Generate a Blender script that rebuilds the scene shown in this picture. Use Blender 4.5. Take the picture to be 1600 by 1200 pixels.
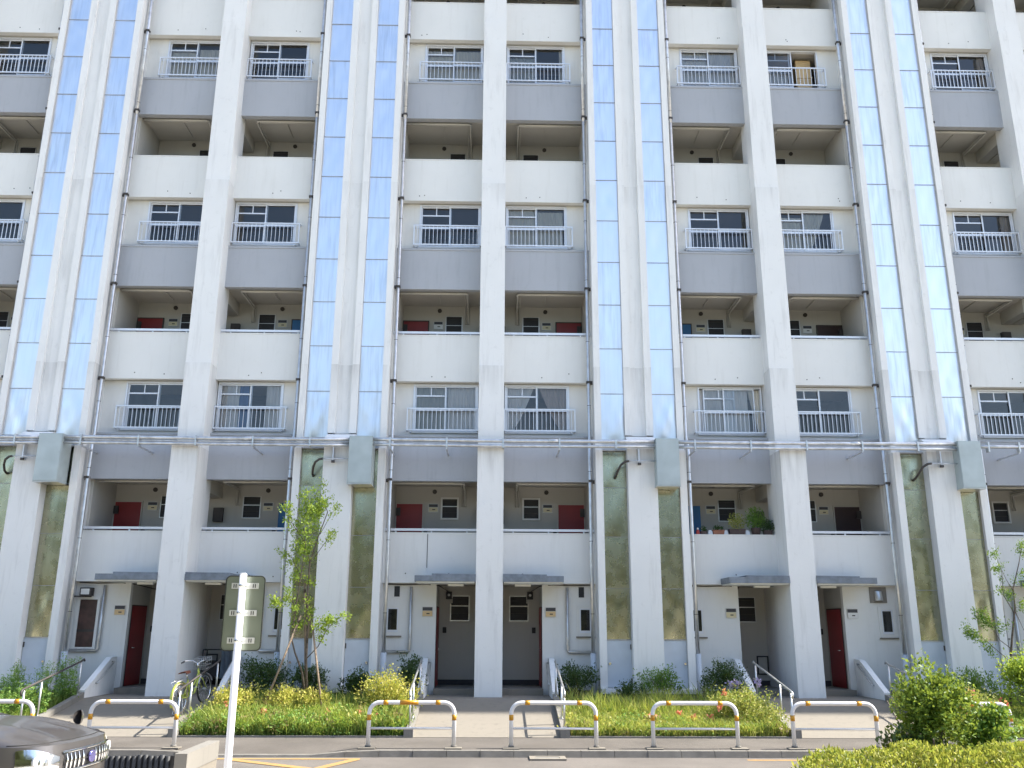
import bpy, math, random
import numpy as np
from mathutils import Vector, Matrix

random.seed(7)
rng = np.random.default_rng(7)
scene = bpy.context.scene
for o in list(bpy.data.objects):
    bpy.data.objects.remove(o)
C = scene.collection

# ------------------------------------------------------------------ camera
cam = bpy.data.cameras.new('camera')
cam.sensor_width = 36.0
cam.lens = 1380.0 / 1600.0 * 36.0
cam.clip_end = 3000
cam_o = bpy.data.objects.new('camera', cam)
C.objects.link(cam_o)
CR = Vector((0.9997670, -0.0211490, 0.0043144))
CU = Vector((-0.0097702, -0.2651766, 0.9641504))
CF = Vector((0.0192467, 0.9639679, 0.2653215))
mw = Matrix.Identity(4)
for i in range(3):
    mw[i][0] = CR[i]; mw[i][1] = CU[i]; mw[i][2] = -CF[i]
mw[2][3] = 1.88
cam_o.matrix_world = mw
scene.camera = cam_o

# ------------------------------------------------------------------ sky, sun, exposure
SUN = Vector((0.90, 0.073, 1.0)).normalized()
world = bpy.data.worlds.new('World')
scene.world = world
world.use_nodes = True
wn = world.node_tree
bg = wn.nodes['Background']
sky = wn.nodes.new('ShaderNodeTexSky')
sky.sky_type = 'NISHITA'
sky.sun_disc = False
sky.sun_elevation = math.asin(SUN.z)
sky.sun_rotation = math.atan2(SUN.x, SUN.y)
sky.altitude = 0.0
sky.air_density = 1.0
sky.dust_density = 1.6
sky.ozone_density = 1.0
wn.links.new(sky.outputs[0], bg.inputs[0])
bg.inputs[1].default_value = 0.15
sl = bpy.data.lights.new('sun', 'SUN')
sl.energy = 5.0
sl.angle = math.radians(0.5)
sl.color = (1.0, 0.95, 0.86)
so = bpy.data.objects.new('sun', sl)
C.objects.link(so)
so.rotation_euler = SUN.to_track_quat('Z', 'Y').to_euler()
so.location = (30, 0, 40)
vs = scene.view_settings
vs.view_transform = 'Standard'
vs.look = 'None'
vs.gamma = 1.0
vs.use_curve_mapping = False
vs.exposure = 1.32
scene.cycles.max_bounces = 4
scene.cycles.adaptive_threshold = 0.02
scene.cycles.diffuse_bounces = 3
scene.cycles.glossy_bounces = 3
scene.cycles.transmission_bounces = 2
scene.cycles.transparent_max_bounces = 10
scene.cycles.caustics_reflective = False
scene.cycles.caustics_refractive = False

# ------------------------------------------------------------------ materials
MATS = {}


def nn(t, kind, **kw):
    n = t.nodes.new(kind)
    for k, v in kw.items():
        setattr(n, k, v)
    return n


def mixcol(t, fac, a, b, mode='MIX'):
    m = nn(t, 'ShaderNodeMix', data_type='RGBA', blend_type=mode)
    for s, v in ((0, fac), (6, a), (7, b)):
        if hasattr(v, 'is_output'):
            t.links.new(v, m.inputs[s])
        else:
            m.inputs[s].default_value = v if s == 0 else (*v[:3], 1)
    return m.outputs[2]


def ramp(t, src, p0, p1, v0=0.0, v1=1.0):
    r = nn(t, 'ShaderNodeMapRange')
    t.links.new(src, r.inputs[0])
    r.inputs[1].default_value = p0
    r.inputs[2].default_value = p1
    r.inputs[3].default_value = v0
    r.inputs[4].default_value = v1
    return r.outputs[0]


def noise(t, scale, detail=3, vec=None, rough=.55):
    n = nn(t, 'ShaderNodeTexNoise')
    n.inputs['Scale'].default_value = scale
    n.inputs['Detail'].default_value = detail
    n.inputs['Roughness'].default_value = rough
    if vec is not None:
        t.links.new(vec, n.inputs['Vector'])
    return n.outputs[0]


def world_pos(t, scale=(1, 1, 1)):
    g = nn(t, 'ShaderNodeNewGeometry')
    m = nn(t, 'ShaderNodeMapping')
    m.inputs['Scale'].default_value = scale
    t.links.new(g.outputs['Position'], m.inputs[0])
    return m.outputs[0]


def new_mat(name):
    m = bpy.data.materials.new(name)
    m.use_nodes = True
    MATS[name] = m
    return m, m.node_tree, m.node_tree.nodes['Principled BSDF']


def pm(name, col, rough=.6, metal=0., var=.12, scale=2.5, bump=0., bscale=80, spec=.5, col2=None):
    """plain procedural material: base colour with soft noise variation and a fine bump"""
    m, t, p = new_mat(name)
    v = world_pos(t)
    f = ramp(t, noise(t, scale, 2, v), .3, .7)
    c2 = col2 or tuple(max(0, c * (1 - 2 * var)) for c in col)
    t.links.new(mixcol(t, f, c2, col), p.inputs['Base Color'])
    p.inputs['Roughness'].default_value = rough
    p.inputs['Metallic'].default_value = metal
    p.inputs['Specular IOR Level'].default_value = spec
    if bump:
        b = nn(t, 'ShaderNodeBump')
        b.inputs['Strength'].default_value = bump
        b.inputs['Distance'].default_value = .01
        t.links.new(noise(t, bscale, 1, v), b.inputs['Height'])
        t.links.new(b.outputs[0], p.inputs['Normal'])
    return m


def wall_mat(name, col, stain, amount=.35, grime=()):
    m, t, p = new_mat(name)
    v = world_pos(t)
    vs_ = world_pos(t, (2.2, 2.2, .22))
    blotch = ramp(t, noise(t, .8, 3, v), .35, .75)
    streak = ramp(t, noise(t, 3.0, 3, vs_, .62), .54, .78)
    spot = ramp(t, noise(t, 5.5, 3, v, .7), .60, .80)
    c = mixcol(t, blotch, tuple(x * .95 for x in col), col)
    s = nn(t, 'ShaderNodeMath', operation='MULTIPLY')
    t.links.new(streak, s.inputs[0]); s.inputs[1].default_value = amount
    c = mixcol(t, s.outputs[0], c, stain)
    s2 = nn(t, 'ShaderNodeMath', operation='MULTIPLY')
    t.links.new(spot, s2.inputs[0]); s2.inputs[1].default_value = amount * .7
    c = mixcol(t, s2.outputs[0], c, stain)
    for zt, zb, k in grime:          # dirt washed down below a ledge
        sx = nn(t, 'ShaderNodeSeparateXYZ')
        t.links.new(v, sx.inputs[0])
        f = ramp(t, sx.outputs[2], zb, zt)
        lt = nn(t, 'ShaderNodeMath', operation='LESS_THAN')
        t.links.new(sx.outputs[2], lt.inputs[0]); lt.inputs[1].default_value = zt
        m1 = nn(t, 'ShaderNodeMath', operation='MULTIPLY')
        t.links.new(f, m1.inputs[0]); t.links.new(lt.outputs[0], m1.inputs[1])
        m2 = nn(t, 'ShaderNodeMath', operation='MULTIPLY')
        t.links.new(m1.outputs[0], m2.inputs[0]); t.links.new(ramp(t, noise(t, 2.2, 3, vs_, .65), .35, .70, 0, k), m2.inputs[1])
        c = mixcol(t, m2.outputs[0], c, stain)
    t.links.new(c, p.inputs['Base Color'])
    p.inputs['Roughness'].default_value = .82
    p.inputs['Specular IOR Level'].default_value = .25
    b = nn(t, 'ShaderNodeBump')
    b.inputs['Strength'].default_value = .35
    b.inputs['Distance'].default_value = .006
    t.links.new(noise(t, 38, 2, v, .7), b.inputs['Height'])
    t.links.new(b.outputs[0], p.inputs['Normal'])
    return m


wall_mat('wall_white', (.79, .785, .755), (.54, .52, .47), .20)
wall_mat('pillar_white', (.81, .805, .785), (.45, .44, .42), .34, ((6.33, 5.3, .75), (8.62, 7.7, .6), (14.02, 13.3, .35)))
wall_mat('wall_grey', (.43, .445, .475), (.33, .34, .365), .5)
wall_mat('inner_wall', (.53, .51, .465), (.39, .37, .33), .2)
wall_mat('concrete', (.24, .225, .20), (.15, .14, .13), .55)
wall_mat('concrete_pale', (.24, .215, .178), (.16, .145, .125), .6)
wall_mat('plinth', (.07, .07, .075), (.03, .03, .03), .4)
pm('door_grey', (.58, .63, .69), .5, var=.05, bump=.05)
pm('frame_white', (.76, .79, .84), .38, .25, var=.04)
pm('steel', (.68, .68, .67), .36, .8, var=.1, scale=6)
pm('joint_grey', (.42, .43, .45), .6, .2, var=.15)
pm('conduit_steel', (.74, .75, .77), .42, .7, var=.16, scale=5)
pm('box_green', (.46, .52, .52), .45, .15, var=.08, bump=.05)
pm('dark', (.025, .025, .028), .6, var=.1)
pm('bracket_dark', (.07, .06, .055), .6, var=.2)
pm('red_door', (.27, .022, .024), .45, var=.08)
pm('blue_door', (.025, .17, .42), .45, var=.08)
pm('brown_door', (.045, .022, .022), .5, var=.08)
pm('cream', (.70, .62, .40), .5, var=.05)
pm('orange_cream', (.72, .52, .28), .5, var=.05)
pm('plate_dark', (.05, .05, .06), .5)
pm('plate_white', (.78, .78, .76), .5, var=.03)
pm('brown_panel', (.10, .055, .045), .5, var=.25, scale=5)
pm('canopy_blue', (.21, .24, .28), .55, var=.18, scale=6, bump=.15)
def asphalt_mat(name, col):
    m, t, p = new_mat(name)
    v = world_pos(t)
    a = ramp(t, noise(t, .7, 3, v), .35, .65)
    b = ramp(t, noise(t, 6, 4, v, .7), .58, .75)
    g = ramp(t, noise(t, 120, 1, v), .3, .7)
    c = mixcol(t, a, tuple(x * .80 for x in col), tuple(x * 1.06 for x in col))
    k = nn(t, 'ShaderNodeMath', operation='MULTIPLY'); t.links.new(b, k.inputs[0]); k.inputs[1].default_value = .45
    c = mixcol(t, k.outputs[0], c, tuple(x * .55 for x in col))
    k2 = nn(t, 'ShaderNodeMath', operation='MULTIPLY'); t.links.new(g, k2.inputs[0]); k2.inputs[1].default_value = .25
    c = mixcol(t, k2.outputs[0], c, tuple(x * .6 for x in col))
    t.links.new(c, p.inputs['Base Color'])
    p.inputs['Roughness'].default_value = .92
    p.inputs['Specular IOR Level'].default_value = .2
    bp = nn(t, 'ShaderNodeBump'); bp.inputs['Strength'].default_value = .5; bp.inputs['Distance'].default_value = .008
    t.links.new(noise(t, 150, 1, v), bp.inputs['Height']); t.links.new(bp.outputs[0], p.inputs['Normal'])


asphalt_mat('asphalt', (.17, .153, .137))
asphalt_mat('walk_asphalt', (.145, .130, .115))
pm('kerb_stone', (.22, .205, .18), .85, var=.16, scale=4, bump=.4, bscale=90)
pm('road_yellow', (.46, .25, .07), .8, var=.15, scale=18, bump=.2, col2=(.28, .19, .09))
pm('guard_white', (.74, .73, .73), .3, var=.03, scale=8)
pm('guard_yellow', (.58, .27, .01), .35, var=.04)
pm('guard_orange', (.52, .20, .03), .4, var=.1)
pm('soil', (.10, .075, .05), .95, var=.3, scale=7, bump=.8, bscale=40)
pm('bark', (.17, .13, .10), .9, var=.3, scale=20, bump=.5, bscale=50)
pm('stake_wood', (.34, .25, .17), .8, var=.25, scale=12, bump=.3, bscale=60)
pm('terracotta', (.30, .13, .08), .8, var=.15)
pm('pot_dark', (.06, .04, .04), .6)
pm('sign_back', (.27, .31, .25), .36, .55, var=.08, scale=4)
pm('sign_rim', (.03, .035, .03), .5)
pm('bracket_alu', (.72, .74, .72), .4, .6, var=.05)
pm('pole_white', (.84, .83, .86), .35, var=.02)
_m = pm('car_paint', (.105, .097, .094), .38, .45, var=.04, scale=1.0)
_m.node_tree.nodes['Principled BSDF'].inputs['Coat Weight'].default_value = .8
_m.node_tree.nodes['Principled BSDF'].inputs['Coat Roughness'].default_value = .06
pm('chrome', (.85, .85, .86), .12, 1., var=.02)
pm('tyre', (.025, .025, .025), .85)
pm('rubber', (.02, .02, .02), .7)
pm('black_rib', (.035, .037, .04), .6, var=.3, scale=9)
pm('bike_lime', (.52, .58, .10), .35, var=.04)
pm('bike_brown', (.26, .08, .035), .55)
pm('tyre_cream', (.55, .46, .30), .7)
pm('cloth_grey', (.20, .25, .30), .9, var=.15)
pm('ornament_red', (.45, .06, .05), .6)
pm('tan_wall', (.62, .54, .42), .85, var=.1)
pm('lamp_white', (.82, .82, .78), .4, var=.02)
pm('far_ground', (.40, .35, .27), .95, var=.12, scale=.4)
pm('lot_paving', (.58, .54, .47), .9, var=.12, scale=1.5, bump=.3)
pm('blue_badge', (.30, .28, .62), .15, .8)


def leaf_mat(name, a, b, trans=.35):
    m, t, p = new_mat(name)
    if name not in ('leaf_park', 'leaf_dark'):
        a, b = tuple(min(.9, c * 1.3) for c in a), tuple(min(.9, c * 1.3) for c in b)
    g = nn(t, 'ShaderNodeNewGeometry')
    col = mixcol(t, g.outputs['Random Per Island'], a, b)
    t.links.new(col, p.inputs['Base Color'])
    p.inputs['Roughness'].default_value = .5
    p.inputs['Specular IOR Level'].default_value = .3
    tr = nn(t, 'ShaderNodeBsdfTranslucent')
    t.links.new(mixcol(t, .5, col, (.55, .62, .08), 'MIX'), tr.inputs[0])
    mx = nn(t, 'ShaderNodeMixShader')
    mx.inputs[0].default_value = trans
    t.links.new(p.outputs[0], mx.inputs[1])
    t.links.new(tr.outputs[0], mx.inputs[2])
    t.links.new(mx.outputs[0], t.nodes['Material Output'].inputs[0])
    return m


leaf_mat('leaf_fresh', (.12, .22, .03), (.30, .38, .06), .45)
leaf_mat('leaf_dark', (.020, .055, .018), (.055, .105, .03), .15)
leaf_mat('leaf_mid', (.05, .13, .025), (.13, .23, .04), .3)
leaf_mat('leaf_bush', (.025, .07, .012), (.15, .23, .035), .32)
leaf_mat('leaf_dry', (.16, .11, .05), (.34, .26, .13), .2)
leaf_mat('leaf_yellow', (.30, .33, .06), (.55, .46, .13), .35)
leaf_mat('leaf_azalea', (.10, .17, .03), (.42, .38, .12), .3)
leaf_mat('leaf_hedge', (.08, .13, .025), (.38, .35, .07), .35)
leaf_mat('grass_green', (.05, .12, .02), (.24, .29, .07), .35)
leaf_mat('grass_lime', (.10, .18, .03), (.42, .40, .11), .35)
leaf_mat('weed_green', (.10, .22, .05), (.24, .36, .09), .35)
leaf_mat('petal_pink', (.62, .10, .12), (.80, .24, .20), .3)
leaf_mat('petal_white', (.65, .62, .55), (.75, .70, .62), .3)
leaf_mat('petal_purple', (.28, .22, .42), (.42, .36, .55), .3)
leaf_mat('leaf_park', (.13, .16, .05), (.26, .28, .11), .12)


def metal_panel_mat(name, ca, cb, r0, r1):
    m, t, p = new_mat(name)
    v = world_pos(t)
    vs_ = world_pos(t, (5, 5, .35))
    st = ramp(t, noise(t, 2.2, 4, vs_), .45, .8)
    oi = nn(t, 'ShaderNodeObjectInfo')
    f = nn(t, 'ShaderNodeMath', operation='MULTIPLY')
    t.links.new(st, f.inputs[0]); t.links.new(oi.outputs['Random'], f.inputs[1])
    t.links.new(mixcol(t, f.outputs[0], ca, cb), p.inputs['Base Color'])
    p.inputs['Metallic'].default_value = 1.0
    t.links.new(ramp(t, noise(t, 3, 3, v), .3, .7, r0, r1), p.inputs['Roughness'])
    b = nn(t, 'ShaderNodeBump')
    b.inputs['Strength'].default_value = .06
    b.inputs['Distance'].default_value = .02
    t.links.new(noise(t, 1.6, 0, v), b.inputs['Height'])
    t.links.new(b.outputs[0], p.inputs['Normal'])


metal_panel_mat('panel_steel', (.80, .82, .86), (.56, .57, .58), .32, .44)
metal_panel_mat('panel_olive', (.44, .435, .31), (.32, .315, .22), .22, .32)  # lower sheets: darker olive base colour, smoother than the upper ones


def glass_mat(name, tint, refl=.9):
    m, t, p = new_mat(name)
    out = t.nodes['Material Output']
    t.nodes.remove(p)
    tr = nn(t, 'ShaderNodeBsdfTransparent')
    tr.inputs[0].default_value = (*tint, 1)
    gl = nn(t, 'ShaderNodeBsdfGlossy')
    gl.inputs['Roughness'].default_value = .015
    gl.inputs['Color'].default_value = (refl, refl, refl, 1)
    b = nn(t, 'ShaderNodeBump')
    b.inputs['Strength'].default_value = .04
    b.inputs['Distance'].default_value = .02
    t.links.new(noise(t, 1.7, 1, world_pos(t)), b.inputs['Height'])
    t.links.new(b.outputs[0], gl.inputs['Normal'])
    fr = nn(t, 'ShaderNodeFresnel')
    fr.inputs[0].default_value = 1.75
    mx = nn(t, 'ShaderNodeMixShader')
    t.links.new(fr.outputs[0], mx.inputs[0])
    t.links.new(tr.outputs[0], mx.inputs[1])
    t.links.new(gl.outputs[0], mx.inputs[2])
    t.links.new(mx.outputs[0], out.inputs[0])


glass_mat('glass', (.97, .98, .99))
glass_mat('lamp_glass', (.9, .92, .95))
pm('room', (.27, .27, .28), .9, var=.2, scale=1)


def cloth_mat(name, col):
    m, t, p = new_mat(name)
    v = world_pos(t, (9, 9, .7))
    c = mixcol(t, ramp(t, noise(t, 2, 3, v), .3, .7), tuple(x * .82 for x in col), col)
    t.links.new(c, p.inputs['Base Color'])
    p.inputs['Roughness'].default_value = .9
    tr = nn(t, 'ShaderNodeBsdfTranslucent')
    t.links.new(c, tr.inputs[0])
    mx = nn(t, 'ShaderNodeMixShader')
    mx.inputs[0].default_value = .1
    t.links.new(p.outputs[0], mx.inputs[1]); t.links.new(tr.outputs[0], mx.inputs[2])
    t.links.new(mx.outputs[0], t.nodes['Material Output'].inputs[0])


cloth_mat('curtain_cream', (.92, .87, .76))
cloth_mat('curtain_white', (.92, .92, .93))
cloth_mat('curtain_grey', (.52, .54, .52))
cloth_mat('curtain_rose', (.56, .47, .44))
cloth_mat('curtain_blue', (.10, .22, .50))

# ------------------------------------------------------------------ mesh helpers
WL = {}


class MB:
    def __init__(s):
        s.v = []; s.f = []; s.m = []; s.s = []

    def face(s, idx, m=0, smooth=False):
        s.f.append(idx); s.m.append(m); s.s.append(smooth)

    def poly(s, pts, m=0):
        b = len(s.v); s.v += [tuple(p) for p in pts]
        s.face(list(range(b, b + len(pts))), m)
        return s

    def box(s, x0, x1, y0, y1, z0, z1, m=0):
        if x0 > x1: x0, x1 = x1, x0
        if y0 > y1: y0, y1 = y1, y0
        if z0 > z1: z0, z1 = z1, z0
        b = len(s.v)
        s.v += [(x0, y0, z0), (x1, y0, z0), (x1, y1, z0), (x0, y1, z0), (x0, y0, z1), (x1, y0, z1), (x1, y1, z1), (x0, y1, z1)]
        for q in ((0, 3, 2, 1), (4, 5, 6, 7), (0, 1, 5, 4), (1, 2, 6, 5), (2, 3, 7, 6), (3, 0, 4, 7)):
            s.face([b + i for i in q], m)
        return s

    def hexa(s, p, m=0):
        """eight corners: bottom ring then top ring"""
        b = len(s.v); s.v += [tuple(q) for q in p]
        for q in ((0, 3, 2, 1), (4, 5, 6, 7), (0, 1, 5, 4), (1, 2, 6, 5), (2, 3, 7, 6), (3, 0, 4, 7)):
            s.face([b + i for i in q], m)
        return s

    def prism(s, poly, axis, a, c, m=0):
        """extrude a 2-D polygon along x, y or z between a and c"""
        def P(u, w, k):
            return {'x': (k, u, w), 'y': (u, k, w), 'z': (u, w, k)}[axis]
        n = len(poly); b = len(s.v)
        s.v += [P(u, w, a) for u, w in poly] + [P(u, w, c) for u, w in poly]
        s.face([b + i for i in range(n)][::-1], m)
        s.face([b + n + i for i in range(n)], m)
        for i in range(n):
            j = (i + 1) % n
            s.face([b + i, b + j, b + n + j, b + n + i], m)
        return s

    def tube(s, pts, r, n=8, m=0, closed=False, caps=True):
        pts = [Vector(p) for p in pts]
        rs = r if isinstance(r, (list, tuple)) else [r] * len(pts)
        b = len(s.v); k = len(pts)
        ref = None
        for i, p in enumerate(pts):
            if closed:
                d = (pts[(i + 1) % k] - pts[i - 1]).normalized()
            else:
                d = (pts[min(i + 1, k - 1)] - pts[max(i - 1, 0)]).normalized()
            if ref is None:
                ref = Vector((0, 0, 1)) if abs(d.z) < .9 else Vector((1, 0, 0))
            a = d.cross(ref).normalized(); c = a.cross(d).normalized()
            ref = c
            for j in range(n):
                t = 2 * math.pi * j / n
                q = p + (a * math.cos(t) + c * math.sin(t)) * rs[i]
                s.v.append(tuple(q))
        for i in range(k if closed else k - 1):
            i2 = (i + 1) % k
            for j in range(n):
                j2 = (j + 1) % n
                s.face([b + i * n + j, b + i * n + j2, b + i2 * n + j2, b + i2 * n + j], m, True)
        if caps and not closed:
            s.face([b + j for j in range(n)][::-1], m)
            s.face([b + (k - 1) * n + j for j in range(n)], m)
        return s

    def disc(s, c, r, axis='y', th=.02, n=14, m=0):
        c = Vector(c); d = {'x': Vector((1, 0, 0)), 'y': Vector((0, 1, 0)), 'z': Vector((0, 0, 1))}[axis] * th * .5
        return s.tube([c - d, c + d], r, n, m)

    def grid(s, fn, nu, nv, m=0, smooth=True):
        b = len(s.v)
        for i in range(nu + 1):
            for j in range(nv + 1):
                s.v.append(tuple(fn(i / nu, j / nv)))
        for i in range(nu):
            for j in range(nv):
                a = b + i * (nv + 1) + j
                s.face([a, a + nv + 1, a + nv + 2, a + 1], m, smooth)
        return s

    def mesh(s, name, mats):
        me = bpy.data.meshes.new(name)
        me.from_pydata(s.v, [], s.f)
        for q in (mats if isinstance(mats, (list, tuple)) else [mats]):
            me.materials.append(MATS[q])
        me.polygons.foreach_set('material_index', s.m)
        me.polygons.foreach_set('use_smooth', s.s)
        me.update()
        return me

    def build(s, name, mats, parent=None, w=(0, 0, 0)):
        return put(name, s.mesh(name, mats), parent, w)


def put(name, me, parent=None, w=(0, 0, 0)):
    o = bpy.data.objects.new(name, me)
    C.objects.link(o)
    w = Vector(w)
    if parent is not None:
        o.parent = parent
        o.location = w - WL[parent.name]
    else:
        o.location = w
    WL[o.name] = w
    return o


def local(name, mb, mats, parent):
    """child of a thing whose parts are modelled in the thing's own (rotated) space"""
    o = bpy.data.objects.new(name, mb.mesh(name, mats))
    C.objects.link(o); o.parent = parent
    WL[o.name] = WL[parent.name]
    return o


def tag(o, label=None, cat=None, group=None, kind=None):
    for k, v in (('label', label), ('category', cat), ('group', group), ('kind', kind)):
        if v: o[k] = v
    return o


def thing(name, label, cat, w=(0, 0, 0), rz=0, group=None):
    o = bpy.data.objects.new(name, None)
    C.objects.link(o)
    o.location = w; o.rotation_euler = (0, 0, rz)
    o.empty_display_size = .2
    WL[o.name] = Vector(w)
    return tag(o, label, cat, group)


def arr_mesh(name, V, F, mats, fm=None):
    """fast mesh from numpy arrays: V (n,3), F (m,k)"""
    me = bpy.data.meshes.new(name)
    k = F.shape[1]
    me.vertices.add(len(V)); me.vertices.foreach_set('co', V.astype(np.float32).ravel())
    me.loops.add(F.size); me.loops.foreach_set('vertex_index', F.astype(np.int32).ravel())
    me.polygons.add(len(F))
    me.polygons.foreach_set('loop_start', np.arange(0, F.size, k, dtype=np.int32))
    me.polygons.foreach_set('loop_total', np.full(len(F), k, dtype=np.int32))
    for q in (mats if isinstance(mats, (list, tuple)) else [mats]):
        me.materials.append(MATS[q])
    if fm is not None:
        me.polygons.foreach_set('material_index', fm.astype(np.int32))
    me.update(calc_edges=True)
    me.validate()
    return me


def unit(a):
    return a / np.maximum(np.linalg.norm(a, axis=1, keepdims=True), 1e-9)


def leaf_arrays(P, D, L, wr=.5, fold=.25):
    """folded diamond leaves: base points P, directions D, lengths L"""
    n = len(P)
    D = unit(D)
    r = rng.normal(size=(n, 3))
    S = unit(np.cross(D, r)); N = np.cross(S, D)
    L = L[:, None]
    tip = P + D * L
    mid = P + D * L * .48
    a = mid + S * L * wr * .5 + N * L * fold * .4
    b = mid - S * L * wr * .5 + N * L * fold * .4
    V = np.stack([P, a, tip, b], 1).reshape(-1, 3)
    i = np.arange(n)[:, None] * 4
    F = np.concatenate([i + [0, 1, 2], i + [0, 2, 3]], 0)
    return V, F


def leaves(name, P, D, L, mat, parent=None, w=(0, 0, 0), wr=.5, fold=.25):
    V, F = leaf_arrays(np.asarray(P), np.asarray(D), np.asarray(L), wr, fold)
    return put(name, arr_mesh(name, V, F, mat), parent, w)


# ------------------------------------------------------------------ dimensions
X0, PITCH = -.092, 7.795
YP, YW, YC, YG, YR = 23.16, 23.40, 24.80, 23.35, 24.70
T0, STOREY2 = 4.237, 5.397
HS = PITCH / 2
SH = 1.17                    # half width of a service shaft
OUT = HS - SH                # outer end of a half bay measured from the pillar centre
WALK, ROAD = -.25, -.36
cx = lambda b: X0 + (b - 1) * PITCH


def bed_z(y):
    return WALK + .02 + max(0, y - 18.95) * .145


def ramp_z(y):
    return WALK + min(max(0, y - 18.9) * .182, .51)


# ------------------------------------------------------------------ ground, road, pavement
tag(MB().poly([(-900, -900, -.46), (900, -900, -.46), (900, 900, -.46), (-900, 900, -.46)]).build('ground', 'far_ground'), kind='structure')
tag(MB().poly([(-80, 13.4, ROAD), (80, 13.4, ROAD), (80, 17.05, ROAD), (-80, 17.05, ROAD)]).build('road', 'asphalt'), kind='structure')
tag(MB().box(-80, 80, 1.0, 13.39, -.5, -.33).build('near_lot', 'lot_paving'), kind='structure')


def kerb_top(x):
    # lowered kerb in front of the driveway
    if x > -2.45 or x < -5.75: return WALK
    if x > -3.0: return WALK - .075 * (-2.45 - x) / .55
    if x < -5.2: return WALK - .075 * (x + 5.75) / .55
    return WALK - .075


xs = [-80, -12, -5.75, -5.2, -3.0, -2.45, 4, 12, 80]
m = MB()
for a, b in zip(xs[:-1], xs[1:]):
    za, zb = kerb_top(a) - .006, kerb_top(b) - .006
    m.poly([(a, 17.06, za), (b, 17.06, zb), (b, 18.0, WALK - .004), (a, 18.0, WALK - .004)])
    m.poly([(a, 18.0, WALK - .004), (b, 18.0, WALK - .004), (b, 18.93, WALK - .004), (a, 18.93, WALK - .004)])
tag(m.build('pavement', 'walk_asphalt'), kind='structure')
kerb = tag(MB().box(-40, 40, 16.93, 17.05, -.5, ROAD + .01).build('kerb', 'kerb_stone'), kind='structure')
x = -14.0
while x < 14:
    ln = .6
    za, zb = kerb_top(x), kerb_top(x + ln)
    a, b = x + .004, x + ln - .004
    j = random.uniform(-.004, .004)
    y0, y1 = 16.895 + j, 17.07
    MB().hexa([(a, y0, ROAD - .05), (b, y0, ROAD - .05), (b, y1, ROAD - .05), (a, y1, ROAD - .05),
               (a, y0 + .03, za), (b, y0 + .03, zb), (b, y1, zb), (a, y1, za)]).build('kerb_stone', 'kerb_stone', kerb)
    x += ln


def marking(pts, w=.12):
    m = MB()
    for (a, b) in zip(pts[:-1], pts[1:]):
        a, b = Vector((*a, ROAD + .004)), Vector((*b, ROAD + .004))
        d = (b - a).normalized(); n = Vector((-d.y, d.x, 0)) * w / 2
        m.poly([a - n, b - n, b + n, a + n])
    return m


mk = marking([(-5.6, 16.70), (-2.30, 16.70)], .14).build('road_marking', 'road_yellow')
tag(mk, kind='structure')
mk = MB()
for q in ([(-2.36, 16.62), (-2.9, 15.45)], [(-4.55, 16.60), (-2.55, 15.30)]):
    d = Vector((*q[1], 0)) - Vector((*q[0], 0)); n = Vector((-d.y, d.x, 0)).normalized() * .09
    a, b = Vector((*q[0], ROAD + .008)), Vector((*q[1], ROAD + .008))
    mk.poly([a - n, b - n, b + n, a + n])
tag(mk.build('road_marking', 'road_yellow'), kind='structure')
tag(marking([(4.5, 16.62), (11, 16.62)], .12).build('road_marking', 'road_yellow'), kind='structure')
dc = thing('drain_cover', 'pale concrete drain cover in the road beside the kerb', 'drain cover', (.99, 16.72, ROAD))
MB().box(-.32, -.21, -.2, .2, .0, .03).box(.21, .32, -.2, .2, .0, .03).box(-.21, .21, .1, .2, 0, .03).box(-.21, .21, -.2, -.1, 0, .03).build('rim', 'concrete_pale', dc, WL[dc.name])
MB().box(-.205, .205, -.095, .095, .0, .022).build('slab', 'concrete', dc, WL[dc.name])

# entrance ramps and planting beds
for b in range(-1, 4):
    c = cx(b)
    m = MB()
    m.hexa([(c - 1.5, 18.88, -.5), (c + 1.5, 18.88, -.5), (c + 1.5, 21.70, -.5), (c - 1.5, 21.70, -.5),
            (c - 1.5, 18.88, WALK + .004), (c + 1.5, 18.88, WALK + .004), (c + 1.5, 21.70, .262), (c - 1.5, 21.70, .262)])
    m.box(c - 1.5, c + 1.5, 21.70, 23.04, -.5, .262)
    tag(m.build('ramp', 'concrete_pale'), kind='structure')
    for h in (-1, 1):
        a0, a1 = c + h * 1.503, c + h * 1.63
        a0, a1 = min(a0, a1), max(a0, a1)
        m = MB()
        m.hexa([(a0, 19.0, -.5), (a1, 19.0, -.5), (a1, 21.72, -.5), (a0, 21.72, -.5),
                (a0, 19.0, ramp_z(19.0) + .12), (a1, 19.0, ramp_z(19.0) + .12), (a1, 21.72, .39), (a0, 21.72, .39)])
        m.box(a0 - .03, a1 + .03, 18.84, 19.0, -.5, WALK + .16)
        tag(m.build('ramp_kerb', 'concrete'), kind='structure')
for b in range(-2, 4):
    a0, a1 = cx(b) + 1.632, cx(b + 1) - 1.632
    m = MB()
    m.grid(lambda u, v: (a0 + (a1 - a0) * u, 18.90 + 4.4 * v, bed_z(18.9 + 4.4 * v) + .04 * math.sin(9 * u + 3 * v) * min(1, v * 6)), 14, 10)
    tag(m.build('planting_bed', 'soil'), kind='structure')
    tag(MB().box(a0, a1, 18.85, 18.905, -.5, WALK + .03).build('bed_edging', 'concrete'), kind='structure')

# ------------------------------------------------------------------ the apartment block
B = thing('apartment_building', 'long white apartment block with grey bands, white pillars and bright metal shaft strips', 'building', (X0, 23.16, 0))
LV = range(4)          # parapet levels: second, fourth, sixth, eighth floor
TOP = T0 + 3 * STOREY2 + 1.345


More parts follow.
